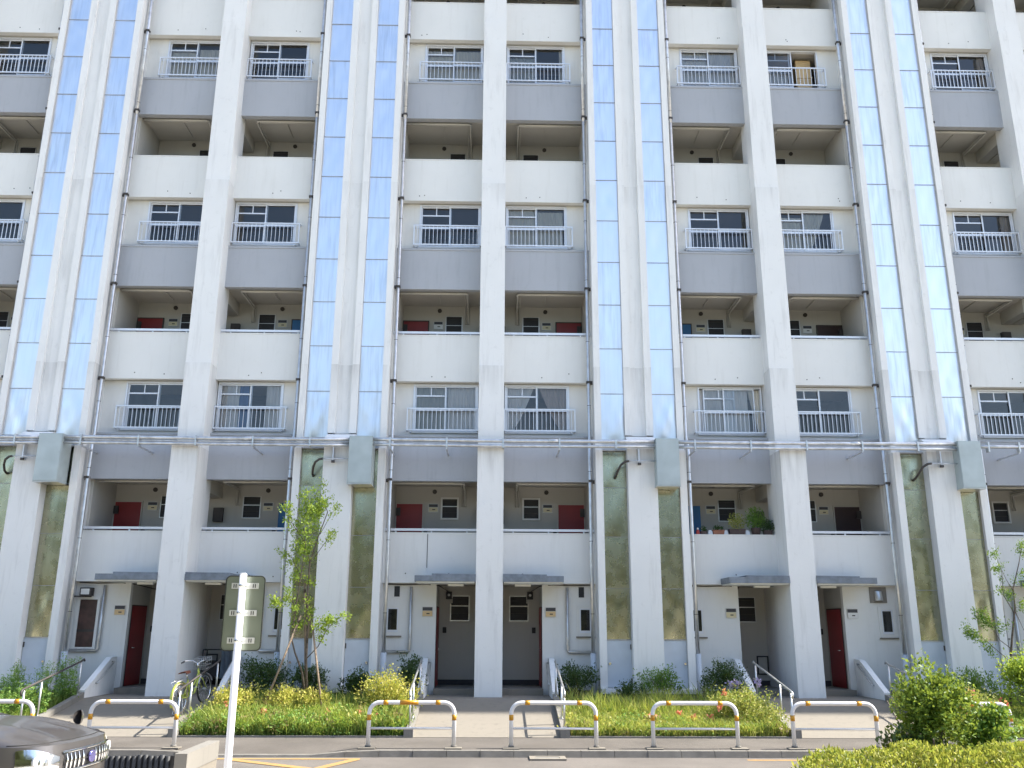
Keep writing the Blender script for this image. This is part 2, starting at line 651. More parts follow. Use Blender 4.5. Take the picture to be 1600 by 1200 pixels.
def rng_x(c, h, a, b):
    return (c + h * a, c + h * b) if h > 0 else (c - b, c - a)


# pillars
for b in range(-1, 4):
    c = cx(b)
    m = MB()
    steps = [(.1, 6.33, 22.30), (6.33, 8.62, 22.62), (8.62, 14.02, 22.655), (14.02, 19.4, 22.69), (19.4, 33.5, 22.72)]
    for z0, z1, y in steps:
        m.box(c - .335, c + .335, y, 23.60, z0 + .002, z1 - .002)
    m.box(c - .28, c + .28, 23.602, 24.78, .1, 2.94)
    m.build('pillar', 'pillar_white', B)

for b in range(-1, 4):
    c = cx(b)
    for k in LV:
        T = T0 + k * STOREY2
        hb = 1.28 if k == 0 else 1.33
        MB().box(c - .309, c + .309, YC, YC + .12, T - 1.088, T + 1.444).build('corridor_wall', 'inner_wall', B)
        MB().box(c - .309, c + .309, 23.605, YC + .1, T - hb + .004, T - 1.09).build('floor_slab', 'inner_wall', B)
        MB().box(c - .309, c + .309, 23.605, YC + .1, T + 1.446, T + 2.51).build('ceiling_slab', 'inner_wall', B)

# protos shared between half bays
W_, H_ = 1.77, 1.35


def proto(mb, name, mats):
    return mb.mesh(name, mats)


def frame_rect(m, x0, x1, z0, z1, y0, y1, t, tb=None):
    tb = tb or t
    m.box(x0, x0 + t, y0, y1, z0, z1); m.box(x1 - t, x1, y0, y1, z0, z1)
    m.box(x0 + t, x1 - t, y0, y1, z1 - t, z1); m.box(x0 + t, x1 - t, y0, y1, z0, z0 + tb)
    return m


MID = .60           # height of the sash mid rail above the window bottom
fm = frame_rect(MB(), 0, W_, 0, H_, -.02, .09, .045, .05)
fm.box(-.02, W_ + .02, -.06, -.021, -.02, .02)
ME_wframe = fm.mesh('window', 'frame_white')
SW = (W_ - .09) / 2


def sash(transom):
    m = frame_rect(MB(), 0, SW + .03, 0, H_ - .095, 0, .03, .036, .05)
    m.box(.036, SW - .006, .002, .028, MID - .03, MID + .035)
    if transom:
        zt = H_ - .095 - .036 - .215
        m.box(.036, SW - .006, .002, .028, zt - .04, zt)
        m.box((SW + .03) / 2 - .014, (SW + .03) / 2 + .014, .002, .028, zt, H_ - .131)
    return m


ME_sashL = sash(True).mesh('sash', 'frame_white')
ME_sashR = sash(False).mesh('sash', 'frame_white')


def pane(x0, x1, z0, z1):
    return MB().poly([(x0, .014, z0), (x1, .014, z0), (x1, .014, z1), (x0, .014, z1)]).mesh('pane', 'glass')


zt_ = H_ - .095 - .036 - .215
xm_ = (SW + .03) / 2
ME_paneL = [pane(.036, SW - .006, .05, MID - .03), pane(.036, SW - .006, MID + .035, zt_ - .04),
            pane(.036, xm_ - .014, zt_, H_ - .131), pane(xm_ + .014, SW - .006, zt_, H_ - .131)]
ME_paneR = [pane(.036, SW - .006, .05, MID - .03), pane(.036, SW - .006, MID + .035, H_ - .131)]
m = MB()     # dark room behind each window
x0, x1, y0, y1, z0, z1 = -.3, W_ + .3, .1, 2.6, -.6, H_ + .15
m.poly([(x0, y1, z0), (x1, y1, z0), (x1, y1, z1), (x0, y1, z1)]).poly([(x0, y0, z0), (x0, y1, z0), (x0, y1, z1), (x0, y0, z1)])
m.poly([(x1, y0, z0), (x1, y0, z1), (x1, y1, z1), (x1, y1, z0)]).poly([(x0, y0, z0), (x1, y0, z0), (x1, y1, z0), (x0, y1, z0)])
m.poly([(x0, y0, z1), (x0, y1, z1), (x1, y1, z1), (x1, y0, z1)])
m.poly([(x0, y0, z0), (x0, y0, z1), (0.02, y0, z1), (.02, y0, z0)]).poly([(W_ - .02, y0, z0), (W_ - .02, y0, z1), (x1, y0, z1), (x1, y0, z0)])
ME_room = m.mesh('room_interior', 'room')


def curtain(x0, x1, mat, tie=0, z0=.03, z1=None, folds=None):
    z1 = z1 or H_ - .06
    w = x1 - x0
    folds = folds or max(3, w * 9)
    ph = random.random() * 6

    def fn(u, v):
        z = z0 + (z1 - z0) * v
        xx = x0 + w * u
        if tie:
            s = .30 + .70 * min(1, max(0, (v - .12)) ** .8 * 1.1)
            xx = x0 + w * u * s if tie < 0 else x1 - w * (1 - u) * s
        y = .122 + .008 * math.sin(u * folds * 2 * math.pi + ph + .7 * math.sin(3 * v + u * 5)) + .004 * math.sin(u * folds * 4.7 + ph)
        return (xx, y, z)
    return MB().grid(fn, int(max(24, folds * 8)), 8).mesh('curtain', mat)


def add_window(c, h, T, curt, off=0.0, slide=None):
    x = c + .36 if h > 0 else c - 2.13
    z = T + 2.70
    w = (x, YW, z)
    o = put('window', ME_wframe, B, w)
    put('room_interior', ME_room, o, w)
    xl, xr = (.045, .045 + SW - .03)
    if slide == 'centre': xl, xr = .16, .70
    if slide == 'open': xl, xr = .045, .10
    wl = (x + xl, YW + .045, z + .05); wr = (x + xr, YW + .012, z + .05)
    put('sash', ME_sashL, o, wl); put('sash', ME_sashR, o, wr)
    for q in ME_paneL: put('pane', q, o, wl)
    for q in ME_paneR: put('pane', q, o, wr)
    for args in curt:
        put('curtain', curtain(*args), o, w)
    return o


# curtains seen behind each window (level, bay, side)
CU_ = {
    (2, 0, -1): [(.06, 1.7, 'curtain_cream', 0, .03, 1.12)],
    (2, 1, -1): [(.06, 1.70, 'curtain_cream', 0, .03, 1.2)],
    (2, 1, 1): [(.06, .86, 'curtain_grey', 0, .03, 1.02), (1.60, 1.72, 'curtain_cream')],
    (2, 2, -1): [(.06, 1.72, 'curtain_white')],
    (2, 2, 1): [(.08, .85, 'curtain_white', 0, .03, .8)],
    (1, 1, 1): [(.06, .86, 'curtain_cream'), (.92, 1.66, 'curtain_cream', 0, .03, 1.22)],
    (1, 2, 1): [(.06, .9, 'curtain_cream', 0, .03, 1.15), (.9, 1.55, 'curtain_cream', -1)],
    (0, 0, 1): [(.06, .55, 'curtain_white'), (.55, .80, 'curtain_blue'), (1.28, 1.72, 'curtain_white')],
    (0, 1, -1): [(.06, .86, 'curtain_grey'), (.93, 1.72, 'curtain_white')],
    (0, 1, 1): [(.06, .80, 'curtain_white', -1), (.95, 1.72, 'curtain_rose', 1)],
    (0, 2, -1): [(.05, .3, 'curtain_white'), (.3, 1.4, 'curtain_white'), (1.42, 1.74, 'curtain_cream', 1)],
    (1, 0, -1): [], (1, 3, -1): [(1.45, 1.72, 'curtain_rose')], (2, 3, -1): [(1.5, 1.72, 'curtain_rose')],
}

# balcony rails in front of the windows: returns at the outer end
RX0, RX1, RZ0, RZ1 = .345, 2.28, 2.74, 3.33
m = MB()
for z in (RZ0, RZ1):
    m.box(RX0, RX1, -.017, .017, z - .017, z + .017)
    m.box(RX1 - .034, RX1, .017, .15, z - .015, z + .015)
    m.box(RX0 + .01, RX0 + .04, .017, .15, z - .014, z + .014)
for xx in (RX0 + .012, RX1 - .017):
    m.box(xx - .016, xx + .016, -.016, .016, RZ0 + .017, RZ1 - .017)
m.box(RX1 - .12, RX1 - .095, .02, .16, RZ0 - .06, RZ0 - .02)
ME_railR = m.mesh('balcony_rail', 'frame_white')
m2 = MB(); m2.v = [(-a, b_, c_) for a, b_, c_ in m.v]; m2.f = [f[::-1] for f in m.f]; m2.m = m.m; m2.s = m.s
ME_railL = m2.mesh('balcony_rail', 'frame_white')
ME_bal = MB().box(-.0065, .0065, -.0065, .0065, RZ0 + .017, RZ1 - .017).mesh('baluster', 'frame_white')
NB = 16

ME_slat = MB().hexa([(-.2, .0, -.045), (.2, .0, -.045), (.2, .008, -.045), (-.2, .008, -.045), (-.2, .03, .045), (.2, .03, .045), (.2, .038, .045), (-.2, .038, .045)]).mesh('louvre', 'glass')


def louvre_window(parent, xc, y, z0, z1, w, framed):
    m = frame_rect(MB(), xc - w / 2, xc + w / 2, z0, z1, y - (.05 if framed else .02), y + .003, .045 if framed else .022)
    o = m.build('louvre_window', 'plate_white' if framed else 'steel', parent)
    d = MB().poly([(xc - w / 2 + .02, y - .004, z0 + .02), (xc + w / 2 - .02, y - .004, z0 + .02), (xc + w / 2 - .02, y - .004, z1 - .02), (xc - w / 2 + .02, y - .004, z1 - .02)]).build('screen', 'dark', o)
    n = int((z1 - z0) / .19)
    for i in range(n):
        zz = z0 + .06 + (z1 - z0 - .1) * (i + .5) / n
        t = .012 if i != n // 2 else .02
        MB().box(xc - w / 2 + .025, xc + w / 2 - .025, y - .022, y - .010, zz - t / 2 + .05, zz + t / 2 + .05).build('louvre', 'steel' if i % 2 else 'bracket_dark', o)
    return o


def name_plate(xc, y, z0, z1, w, lower, parent=B, mid=True):
    zm = z0 + (z1 - z0) * .62
    o = MB().box(xc - w / 2 - .01, xc + w / 2 + .01, y - .022, y + .002, z0 - .01, z1 + .01).build('name_plate', 'steel', parent)
    MB().box(xc - w / 2, xc + w / 2, y - .028, y - .0225, zm, z1).build('header', 'plate_dark', o)
    MB().box(xc - w / 2, xc + w / 2, y - .0285, y - .0228, z0, zm - .008).build('field', lower, o)
    if mid:
        MB().box(xc - w * .10, xc + w * .22, y - .031, y - .0287, z0 + .35 * (zm - z0), z0 + .55 * (zm - z0)).build('mark', 'bracket_dark', o)
    return o


DOORS = {(0, 0, -1): 'red_door', (0, 0, 1): 'blue_door', (0, 1, -1): 'red_door', (0, 1, 1): 'red_door', (0, 2, -1): 'blue_door', (0, 2, 1): 'brown_door',
         (1, 0, -1): 'red_door', (1, 0, 1): 'blue_door', (1, 1, -1): 'red_door', (1, 1, 1): 'red_door', (1, 2, -1): 'blue_door', (1, 2, 1): 'brown_door'}

for b in range(-1, 4):
    c = cx(b)
    for h in (-1, 1):
        seen = (b in (0, 1, 2)) or (b == -1 and h > 0) or (b == 3 and h < 0)
        for k in LV:
            T = T0 + k * STOREY2
            xa, xb = rng_x(c, h, .31, OUT + .01)
            # parapet
            hb = 1.28 if k == 0 else 1.33
            m = MB().box(xa, xb, YP, YP + .16, T - hb, T - .035)
            m.box(xa, xb, YP - .008, YP + .17, T - .033, T, 0)
            for _ in range(2):
                px = random.uniform(xa + .5, xb - .4); pz = T - hb + random.uniform(.12, .25)
                m.disc((px, YP - .001, pz), .016, 'y', .012, 8, 1)
            pp = m.build('parapet', ['wall_white', 'bracket_dark'], B)
            if b == 1 and h < 0 and k == 0:
                MB().box(c - 1.62, c - 1.606, YP - .012, YP - .002, T - .9, T - .04).build('cable', 'bracket_dark', pp)
            # slab of the corridor floor, ceiling
            MB().box(xa, xb, YP + .162, YC + .1, T - hb + .004, T - 1.09).build('floor_slab', 'inner_wall', B)
            if k < 2 and not (k == 0 and b == 2 and h < 0):
                r = MB().box(xa + .02, xb - .02, YP + .02, YP + .085, T + .045, T + .105)
                for q in (.12, .5, .88):
                    xq = xa + (xb - xa) * q
                    r.box(xq - .018, xq + .018, YP + .035, YP + .07, T + .001, T + .0449)
                r.build('handrail', 'frame_white', pp)
            # grey band and beam
            zg0, zg1 = T + 1.345, T + 2.57
            MB().box(xa, xb, YP, YP + .18, zg0, zg1 - .05).build('grey_band', 'wall_grey', B)
            MB().box(xa, xb, YP - .018, YW + .02, zg1 - .049, zg1 + .004).build('ledge', 'wall_grey', B)
            MB().box(xa, xb, YP + .182, YC + .1, zg0 + .10, zg1 - .06).build('ceiling_slab', 'inner_wall', B)
            # corridor back wall, cross beam at the pillar, end wall at the shaft
            MB().box(xa, xb, YC, YC + .12, T - 1.088, zg0 + .099).build('corridor_wall', 'inner_wall', B)
            bx = rng_x(c, h, .02, .30)
            MB().box(*bx, 23.603, YC - .002, zg0 - .28, zg0 + .098).build('cross_beam', 'inner_wall', B)
            ex = rng_x(c, h, OUT - .08, OUT + .008)
            MB().box(*ex, YP + .19, YC - .002, T - 1.087, zg0 + .097).build('corridor_end', 'inner_wall', B)
            # window wall
            if k < 3:
                z0, z1 = zg1 + .006, T + STOREY2 - 1.332
                wz0, wz1 = T + 2.70, T + 2.70 + H_
                xo = rng_x(c, h, 2.13, OUT + .009)
                m = MB().box(*xo, YW, YW + .12, z0, z1)
                xi = rng_x(c, h, .31, 2.13)
                m.box(*xi, YW + .003, YW + .12, z0, wz0 - .021)
                if z1 > wz1: m.box(*xi, YW + .003, YW + .12, wz1 + .001, z1)
                m.build('window_wall', 'wall_white', B)
                cu = CU_.get((k, b, h), [])
                sl_ = 'centre' if (k, b, h) == (0, 2, -1) else ('open' if (k, b, h) == (2, 2, 1) else None)
                if seen or True:
                    wo = add_window(c, h, T, cu, slide=sl_)
                    if sl_ == 'open':
                        w0 = (c + .36, YW, T + 2.70)
                        cb = MB().box(1.22, 1.68, .35, .8, .0, 1.26).box(1.2, 1.7, .33, .82, .62, .68)
                        cb.build('cupboard', 'orange_cream', wo, w0)
                ro = put('balcony_rail', ME_railR if h > 0 else ME_railL, B, (c, YW - .16, T))
                xsb = [RX0 + (RX1 - RX0) * (i + 1) / (NB + 1) for i in range(NB)]
                if b in (0, 1, 2):
                    for q in xsb: put('baluster', ME_bal, ro, (c + h * q, YW - .16, T))
                else:
                    m = MB()
                    for q in xsb: m.box(h * q - .009, h * q + .009, -.009, .009, RZ0 + .017, RZ1 - .017)
                    tag(m.build('balusters', 'frame_white', ro, (c, YW - .16, T)), kind='stuff')
            # corridor fittings
            X = lambda a: c + h * a
            if seen:
                zc = zg0 + .03
                louvre_window(B, X(1.14), YC, T + .02 if k else T + .52, T + 1.14, .50, k == 0 and b in (1, 3))
                MB().disc((X(1.57), YC - .01, T + 1.30), .062, 'y', .05, 16).build('vent', 'bracket_dark', B)
                cond = MB().tube([(X(OUT - .1), YP + .27, zc - .05), (X(.76), YP + .27, zc - .05), (X(.72), YP + .31, zc - .05), (X(.72), YC - .06, zc - .05), (X(.72), YC - .035, zc - .08), (X(.72), YC - .035, zc - .50)], .032, 8)
                cond.tube([(X(OUT - .1), YP + .35, zc - .045), (X(.80), YP + .35, zc - .045), (X(.79), YC - .03, zc - .045), (X(.79), YC - .03, zc - .50)], .02, 6)
                cond.build('ceiling_conduit', 'inner_wall', B)
                MB().box(X(1.55) - .02, X(1.55) + .02, YP + .5, YC - .3, zg0 + .06, zg0 + .099).build('ceiling_batten', 'inner_wall', B)
            if seen and k < 2:
                name_plate(X(1.60), YC, T + .74, T + .95, .25, 'plate_white' if (k, b, h) in ((1, 1, -1), (1, 2, 1)) else 'cream')
                dx = rng_x(c, h, 1.90, 2.62)
                if dx[0] > dx[1]: dx = dx[::-1]
                d = MB().box(*dx, YC - .035, YC + .002, T - 1.06, T + .95).build('door', DOORS.get((k, b, h), 'brown_door'), B)
                frame_rect(MB(), dx[0] - .03, dx[1] + .03, T - 1.08, T + .98, YC - .045, YC - .001, .03).build('frame', 'bracket_dark' if k else 'inner_wall', d)
                xk = dx[0] + .06 if h > 0 else dx[1] - .06
                MB().disc((xk, YC - .07, T - .15), .03, 'y', .07, 10).build('handle', 'chrome', d)
                mx = rng_x(c, h, .12, .38)
                MB().box(*mx, YC - .12, YC + .002, T + .42, T + .80).build('meter_box', 'bracket_dark', B)
                MB().box(X(1.80) - .05, X(1.80) + .05, YC - .03, YC + .002, T + .12, T + .28).build('intercom', 'bracket_dark', B)
                MB().box(X(OUT - .16) - .06, X(OUT - .16) + .06, YC - .1, YC + .002, T + .62, T + .84).build('meter_box', 'bracket_dark', B)

        # -------------------------------------------------------- ground floor half bay
        xw = rng_x(c, h, 1.36, OUT + .01)
        MB().box(*xw, YG, YG + .14, -.45, 2.953).build('ground_wall', 'wall_white', B)
        MB().box(*rng_x(c, h, 1.40, OUT), YG - .02, YG - .002, -.4, .24).build('plinth', 'plinth', B)
        MB().box(*rng_x(c, h, 1.36, 1.49), YG + .142, YR + .1, .1, 2.952).build('porch_side_wall', 'inner_wall', B)
        MB().box(*rng_x(c, h, .27, 1.37), YR, YR + .12, .1, 2.951).build('porch_back_wall', 'inner_wall', B)
        MB().box(*rng_x(c, h, .281, 1.359), YR - .015, YR - .001, .401, .53).build('skirting', 'plinth', B)
        st = MB().box(*rng_x(c, h, .282, 1.358), 23.05, YR - .02, -.2, .40).build('porch_step', 'concrete', B)
        MB().box(*rng_x(c, h, .338, 1.358), 22.99, 23.048, .262, .404).build('nosing', 'concrete_pale', st)
        # canopy
        ca = rng_x(c, h, .337, 1.84)
        m = MB().prism([(ca[0], 2.955), (ca[1], 2.955), (ca[1], 3.10), (ca[0], 3.10)], 'y', 22.26, YP - .003)
        cn = m.build('canopy', 'canopy_blue', B)
        zc_ = 3.101
        e0, e1 = (ca[0], ca[1]) if h < 0 else (ca[0], ca[1])
        q = .42
        pl = [(ca[0] + (q if h < 0 else 0), zc_), (ca[1] - (q if h > 0 else 0), zc_), (ca[1] - (q if h > 0 else 0), zc_ + .035), (ca[0] + (q if h < 0 else 0), zc_ + .045)]
        MB().prism(pl, 'y', 22.28, YP - .004).build('coping', 'canopy_blue', cn)
        MB().box(ca[0] + .03, ca[1] - .03, 22.30, YP - .006, 2.925, 2.954).build('soffit', 'wall_white', cn)
        # porch fittings
        if seen:
            X = lambda a: c + h * a
            louvre_window(B, X(.80), YR, 2.03, 2.70, .52, False)
            MB().box(X(1.20) - .05, X(1.20) + .05, YR - .03, YR + .002, 1.72, 1.87).build('intercom', 'dark', B)
            lm = MB().box(X(1.10) - .1, X(1.10) + .1, YR - .02, YR + .002, 2.50, 2.84).build('meter_panel', 'inner_wall', B)
            MB().box(X(1.10) - .08, X(1.10) + .08, YR - .10, YR - .021, 2.60, 2.80).build('meter', 'dark', lm)
            MB().disc((X(1.10), YR - .105, 2.71), .035, 'y', .03, 12).build('dial', 'plate_white', lm)
            MB().box(X(.85) - .2, X(.85) + .2, 22.9, 23.0, 2.872, 2.923).build('porch_lamp', 'lamp_white', B)
            # door in the side wall
            ys, xd = (YG + .22, YR - .18), X(1.36)
            d = MB().box(xd - .03, xd + .02, ys[0], ys[1], .41, 2.36).build('entrance_door', 'red_door', B)
            fr_ = MB()
            for yy in (ys[0] - .03, ys[1]):
                fr_.box(xd - .02, xd + .012, yy, yy + .03, .405, 2.39)
            fr_.box(xd - .02, xd + .012, ys[0], ys[1], 2.361, 2.39)
            fr_.build('frame', 'brown_door', d)
            MB().tube([(xd - h * .03, ys[0] + .09, 1.33), (xd - h * .09, ys[0] + .09, 1.33), (xd - h * .09, ys[0] + .19, 1.33)], .012, 6).build('handle', 'chrome', d)
            # hatch by the pillar
            hx = rng_x(c, h, .29, .36 if b == 1 else .60)
            frame_rect(MB(), hx[0], hx[1], .68, 1.16, YR - .03, YR - .002, .03).build('pipe_hatch', 'dark', B)
            low = {(0, -1): 'orange_cream', (1, -1): 'orange_cream', (1, 1): 'orange_cream', (2, 1): 'plate_white'}.get((b, h), 'cream')
            name_plate(X(1.575), YG, 2.14, 2.36, .25, low)
            if (b, h) == (0, -1):
                nb = frame_rect(MB(), c - 2.66, c - 2.08, 1.28, 2.58, YG - .04, YG - .001, .07).build('notice_board', 'wall_white', B)
                MB().box(c - 2.59, c - 2.15, YG - .018, YG - .002, 1.351, 2.509).build('board', 'brown_panel', nb)
                MB().box(c - 2.59, c - 2.149, YG - .026, YG - .0185, 1.72, 1.78).build('rail', 'bracket_dark', nb)
            else:
                wx = rng_x(c, h, 2.24, 2.68)
                sw = frame_rect(MB(), wx[0], wx[1], 1.66, 2.42, YG - .03, YG - .001, .075).build('small_window', 'wall_white', B)
                frame_rect(MB(), wx[0] + .076, wx[1] - .076, 1.74, 2.344, YG - .022, YG - .002, .03, .06).build('frame', 'frame_white', sw)
                MB().poly([(wx[0] + .1, YG - .006, 1.78), (wx[1] - .1, YG - .006, 1.78), (wx[1] - .1, YG - .006, 2.32), (wx[0] + .1, YG - .006, 2.32)]).build('backing', 'dark', sw)
                MB().poly([(wx[0] + .1, YG - .012, 1.78), (wx[1] - .1, YG - .012, 1.78), (wx[1] - .1, YG - .012, 2.32), (wx[0] + .1, YG - .012, 2.32)]).build('pane', 'glass', sw)
                MB().box(wx[0] - .02, wx[1] + .02, YG - .05, YG - .001, 1.62, 1.655).build('sill', 'concrete_pale', sw)
            if (b, h) != (2, -1) and (b, h) != (2, 1):
                MB().tube([(X(2.0), YG - .05, 2.86), (X(2.0), YG - .05, 1.31), (X(2.03), YG - .05, 1.27), (X(OUT - .04), YG - .05, 1.27)], .038, 8).build('drain_pipe', 'steel', B)
            if b == 1:
                vx = rng_x(c, h, 2.30, 2.44)
                MB().box(*vx, YG - .012, YG + .002, 2.62, 2.88).build('vent', 'dark', B)
            if (b, h) == (0, -1):
                fl = MB().box(c - 2.55, c - 2.28, YG - .22, YG - .01, 2.60, 2.80).build('floodlight', 'bracket_dark', B)
                MB().box(c - 2.52, c - 2.31, YG - .226, YG - .2205, 2.63, 2.77).build('lens', 'lamp_white', fl)
                MB().box(c - 2.9, c - 2.28, YG - .16, YG - .12, 2.565, 2.598).build('arm', 'bracket_dark', fl)
            if (b, h) == (2, 1):
                hd = MB().box(c + 2.06, c + 2.5, YG - .025, YG - .001, 2.52, 2.92).build('vent_hood', 'concrete', B)
                MB().grid(lambda u, v: (c + 2.28 + .11 * math.cos(math.pi * u) * (1 - .15 * v), YG - .03 - .10 * math.sin(math.pi * u) * (1 - .5 * v * v), 2.58 + .24 * v), 10, 5).build('hood', 'steel', hd)
            if b in (0, 2) and h < 0 or b == 1:
                MB().tube([(X(OUT - .06), YG - .03, 2.93), (X(2.2), YG - .03, 2.915), (X(1.6), YG - .03, 2.93), (X(1.3), YG + .1, 2.90), (X(1.12), YR - .04, 2.80)], .012, 5).build('cable', 'bracket_dark', B)

# -------------------------------------------------------------- service shafts with metal strips
def panel_mesh(h, amp, seed, mat='panel_steel'):
    r = np.random.default_rng(seed)
    c1 = r.normal(size=(3, 3))
    w = .615

    def fn(u, v):
        e = (math.sin(math.pi * u) * math.sin(math.pi * v)) ** .5
        d = sum(c1[i][0] * math.sin(math.pi * (i + 1) * u + c1[i][2]) * math.sin(math.pi * (i * .7 + 1) * v + c1[i][1]) for i in range(3))
        return (w * u - w / 2, -amp * e * (d + .8), h * v)
    m = MB().grid(fn, 8, 12)
    return m.mesh('metal_panel', mat)


PJ = [7.89 + 1.262 * i for i in range(12)]
UP = [panel_mesh(1.25, .0025, s) for s in range(4)]
UPB = [panel_mesh(1.235, .012, 30 + s) for s in range(3)]
LOWH = [(5.365, 6.31), (4.105, 5.355), (2.825, 4.095), (1.60, 2.815)]
LOWM = [[panel_mesh(z1 - z0, .005, 60 + 7 * i + s, 'panel_olive') for s in range(2)] for i, (z0, z1) in enumerate(LOWH)]

for s in range(-2, 4):
    c = cx(s) + HS
    m = MB()
    # body and outer ribs (upper part, then the prouder base)
    m.box(c - SH, c + SH, 22.82, 24.9, .1, 33.4)
    for sg in (-1, 1):
        a, b_ = sorted((c + sg * .995, c + sg * SH))
        m.box(a + .001, b_ - .001, 22.66, 22.819, 6.34, 33.3)
        a, b_ = sorted((c + sg * .992, c + sg * (SH + .004)))
        m.box(a, b_, 22.55, 22.818, .36, 6.337)
        a, b_ = sorted((c + sg * .19, c + sg * .375))
        m.box(a, b_, 22.66, 22.8185, 6.75, 33.3)
    # flat sheet of the central channel and the solid lower pier with its sloping top
    m.box(c - .19, c + .19, 22.76, 22.8187, 6.75, 33.2)
    m.prism([(22.36, .36), (22.8184, .36), (22.8184, 6.748), (22.62, 6.70), (22.36, 6.56)], 'x', c - .375, c + .375)
    m.box(c - SH + .002, c + SH - .002, 22.40, 22.8183, .34, .4495)
    sh = m.build('service_shaft', 'pillar_white', B)
    MB().box(c - SH + .02, c + SH - .02, 22.45, 22.9, -.3, .339).build('shaft_plinth', 'plinth', B)
    vis = -1 <= s <= 2
    for sg in (-1, 1):
        xc = c + sg * .685
        put('metal_panel', UPB[(s + sg) % 3], sh, (xc, 22.735, 6.645))
        for i, z in enumerate(PJ[:-1]):
            if z > 22.5: break
            put('metal_panel', UP[random.randrange(4)], sh, (xc, 22.735, z + .006))
        j = MB()
        for z in PJ[:-1]:
            if z > 22.5: break
            j.box(xc - .308, xc + .308, 22.72, 22.76, z - .010, z + .006)
        for z0, z1 in LOWH:
            j.box(xc - .308, xc + .308, 22.645, 22.68, z0 - .010, z0)
        j.box(xc - .308, xc + .308, 22.56, 22.74, 6.315, 6.345)
        j.build('joint_strip', 'joint_grey', sh)
        if vis:
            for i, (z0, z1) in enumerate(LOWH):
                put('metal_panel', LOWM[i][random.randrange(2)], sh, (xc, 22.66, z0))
        else:
            MB().box(xc - .308, xc + .308, 22.66, 22.7, 1.6, 6.31).build('metal_panel', 'panel_steel', sh)
        # access door at the foot
        d = MB().box(xc - .30, xc + .30, 22.625, 22.66, .47, 1.575).build('access_door', 'door_grey', B)
        frame_rect(MB(), xc - .312, xc + .312, .452, 1.592, 22.61, 22.70, .011).build('frame', 'steel', d)
        kx = xc - .24 if sg < 0 else xc + .24
        MB().tube([(kx, 22.625, 1.03), (kx, 22.59, 1.03), (kx, 22.575, 1.03)], [.018, .018, .03], 10).build('knob', 'chrome', d)
        for z in (.62, 1.42):
            MB().box(kx * 0 + xc + (.285 if sg < 0 else -.285) - .012, xc + (.285 if sg < 0 else -.285) + .012, 22.598, 22.624, z - .06, z + .06).build('hinge', 'bracket_dark', d)
        # downpipe between the shaft and the bay
        gx = c + sg * (HS - 2.613)
        gy = 22.93
        pts = [(gx, gy, 33), (gx, gy, 6.75), (gx + sg * .02, gy - .10, 6.45), (gx + sg * .02, gy - .10, 3.1), (gx + sg * .02, gy - .10, 1.2)]
        dp = MB().tube(pts, .047, 10).build('downpipe', 'steel', B)
        MB().tube([(gx + sg * .02, gy - .10, 1.26), (gx + sg * .02, gy - .10, -.1)], .074, 12).build('sleeve', 'door_grey', dp)
        MB().tube([(gx, gy, z_) for z_ in (21.6, 16.2)], .049, 10).build('sleeve', 'conduit_steel', dp)
        for k in range(4):
            T = T0 + k * STOREY2
            for z in (T + 1.32, T + STOREY2 - 1.38):
                if z > 22: continue
                dy = 0 if z > 6.6 else -.1
                dx = 0 if z > 6.6 else sg * .02
                MB().box(gx - .06, gx + .06, gy + dy - .055, gy + dy + .06, z - .03, z + .03).build('bracket', 'bracket_dark', dp)
                MB().box(*sorted((gx - sg * .14, gx - sg * .06)), gy + .02, gy + .06, z - .045, z + .045).build('bracket_arm', 'bracket_dark', dp)
        for z in [2.2 + 1.8 * i for i in range(10)]:
            dy = 0 if z > 6.6 else -.1
            MB().tube([(gx + (0 if z > 6.6 else sg * .02), gy + dy, z), (gx + (0 if z > 6.6 else sg * .02), gy + dy, z + .012)], .0505, 10).build('collar', 'bracket_dark', dp)
    if vis:
        # electrical box on the right strip and the little feed pipe on the left strip
        bx_ = MB().box(c + .31, c + .90, 22.06, 22.60, 5.33, 6.55).build('junction_box', 'box_green', B)
        MB().box(c + .32, c + .89, 22.045, 22.0595, 5.35, 6.53).build('lid', 'box_green', bx_)
        MB().box(c + .30, c + .91, 22.05, 22.61, 5.315, 5.329).build('flange', 'steel', bx_)
        fp = MB().tube([(c + .309, 22.2, 5.98), (c - .36, 22.2, 5.98)], .017, 6).build('feed_pipe', 'conduit_steel', B)
        MB().tube([(c - .36, 22.2, 5.98), (c - .45, 22.22, 5.97), (c - .56, 22.27, 5.90), (c - .62, 22.36, 5.78), (c - .66, 22.50, 5.66), (c - .67, 22.65, 5.61)], .03, 8).build('hose', 'bracket_dark', fp)
        MB().box(c - .12, c - .09, 22.19, 22.36, 5.90, 6.33).build('hanger', 'conduit_steel', fp)
        MB().box(c - .14, c - .06, 22.17, 22.23, 5.88, 5.94).build('clamp', 'bracket_dark', fp)

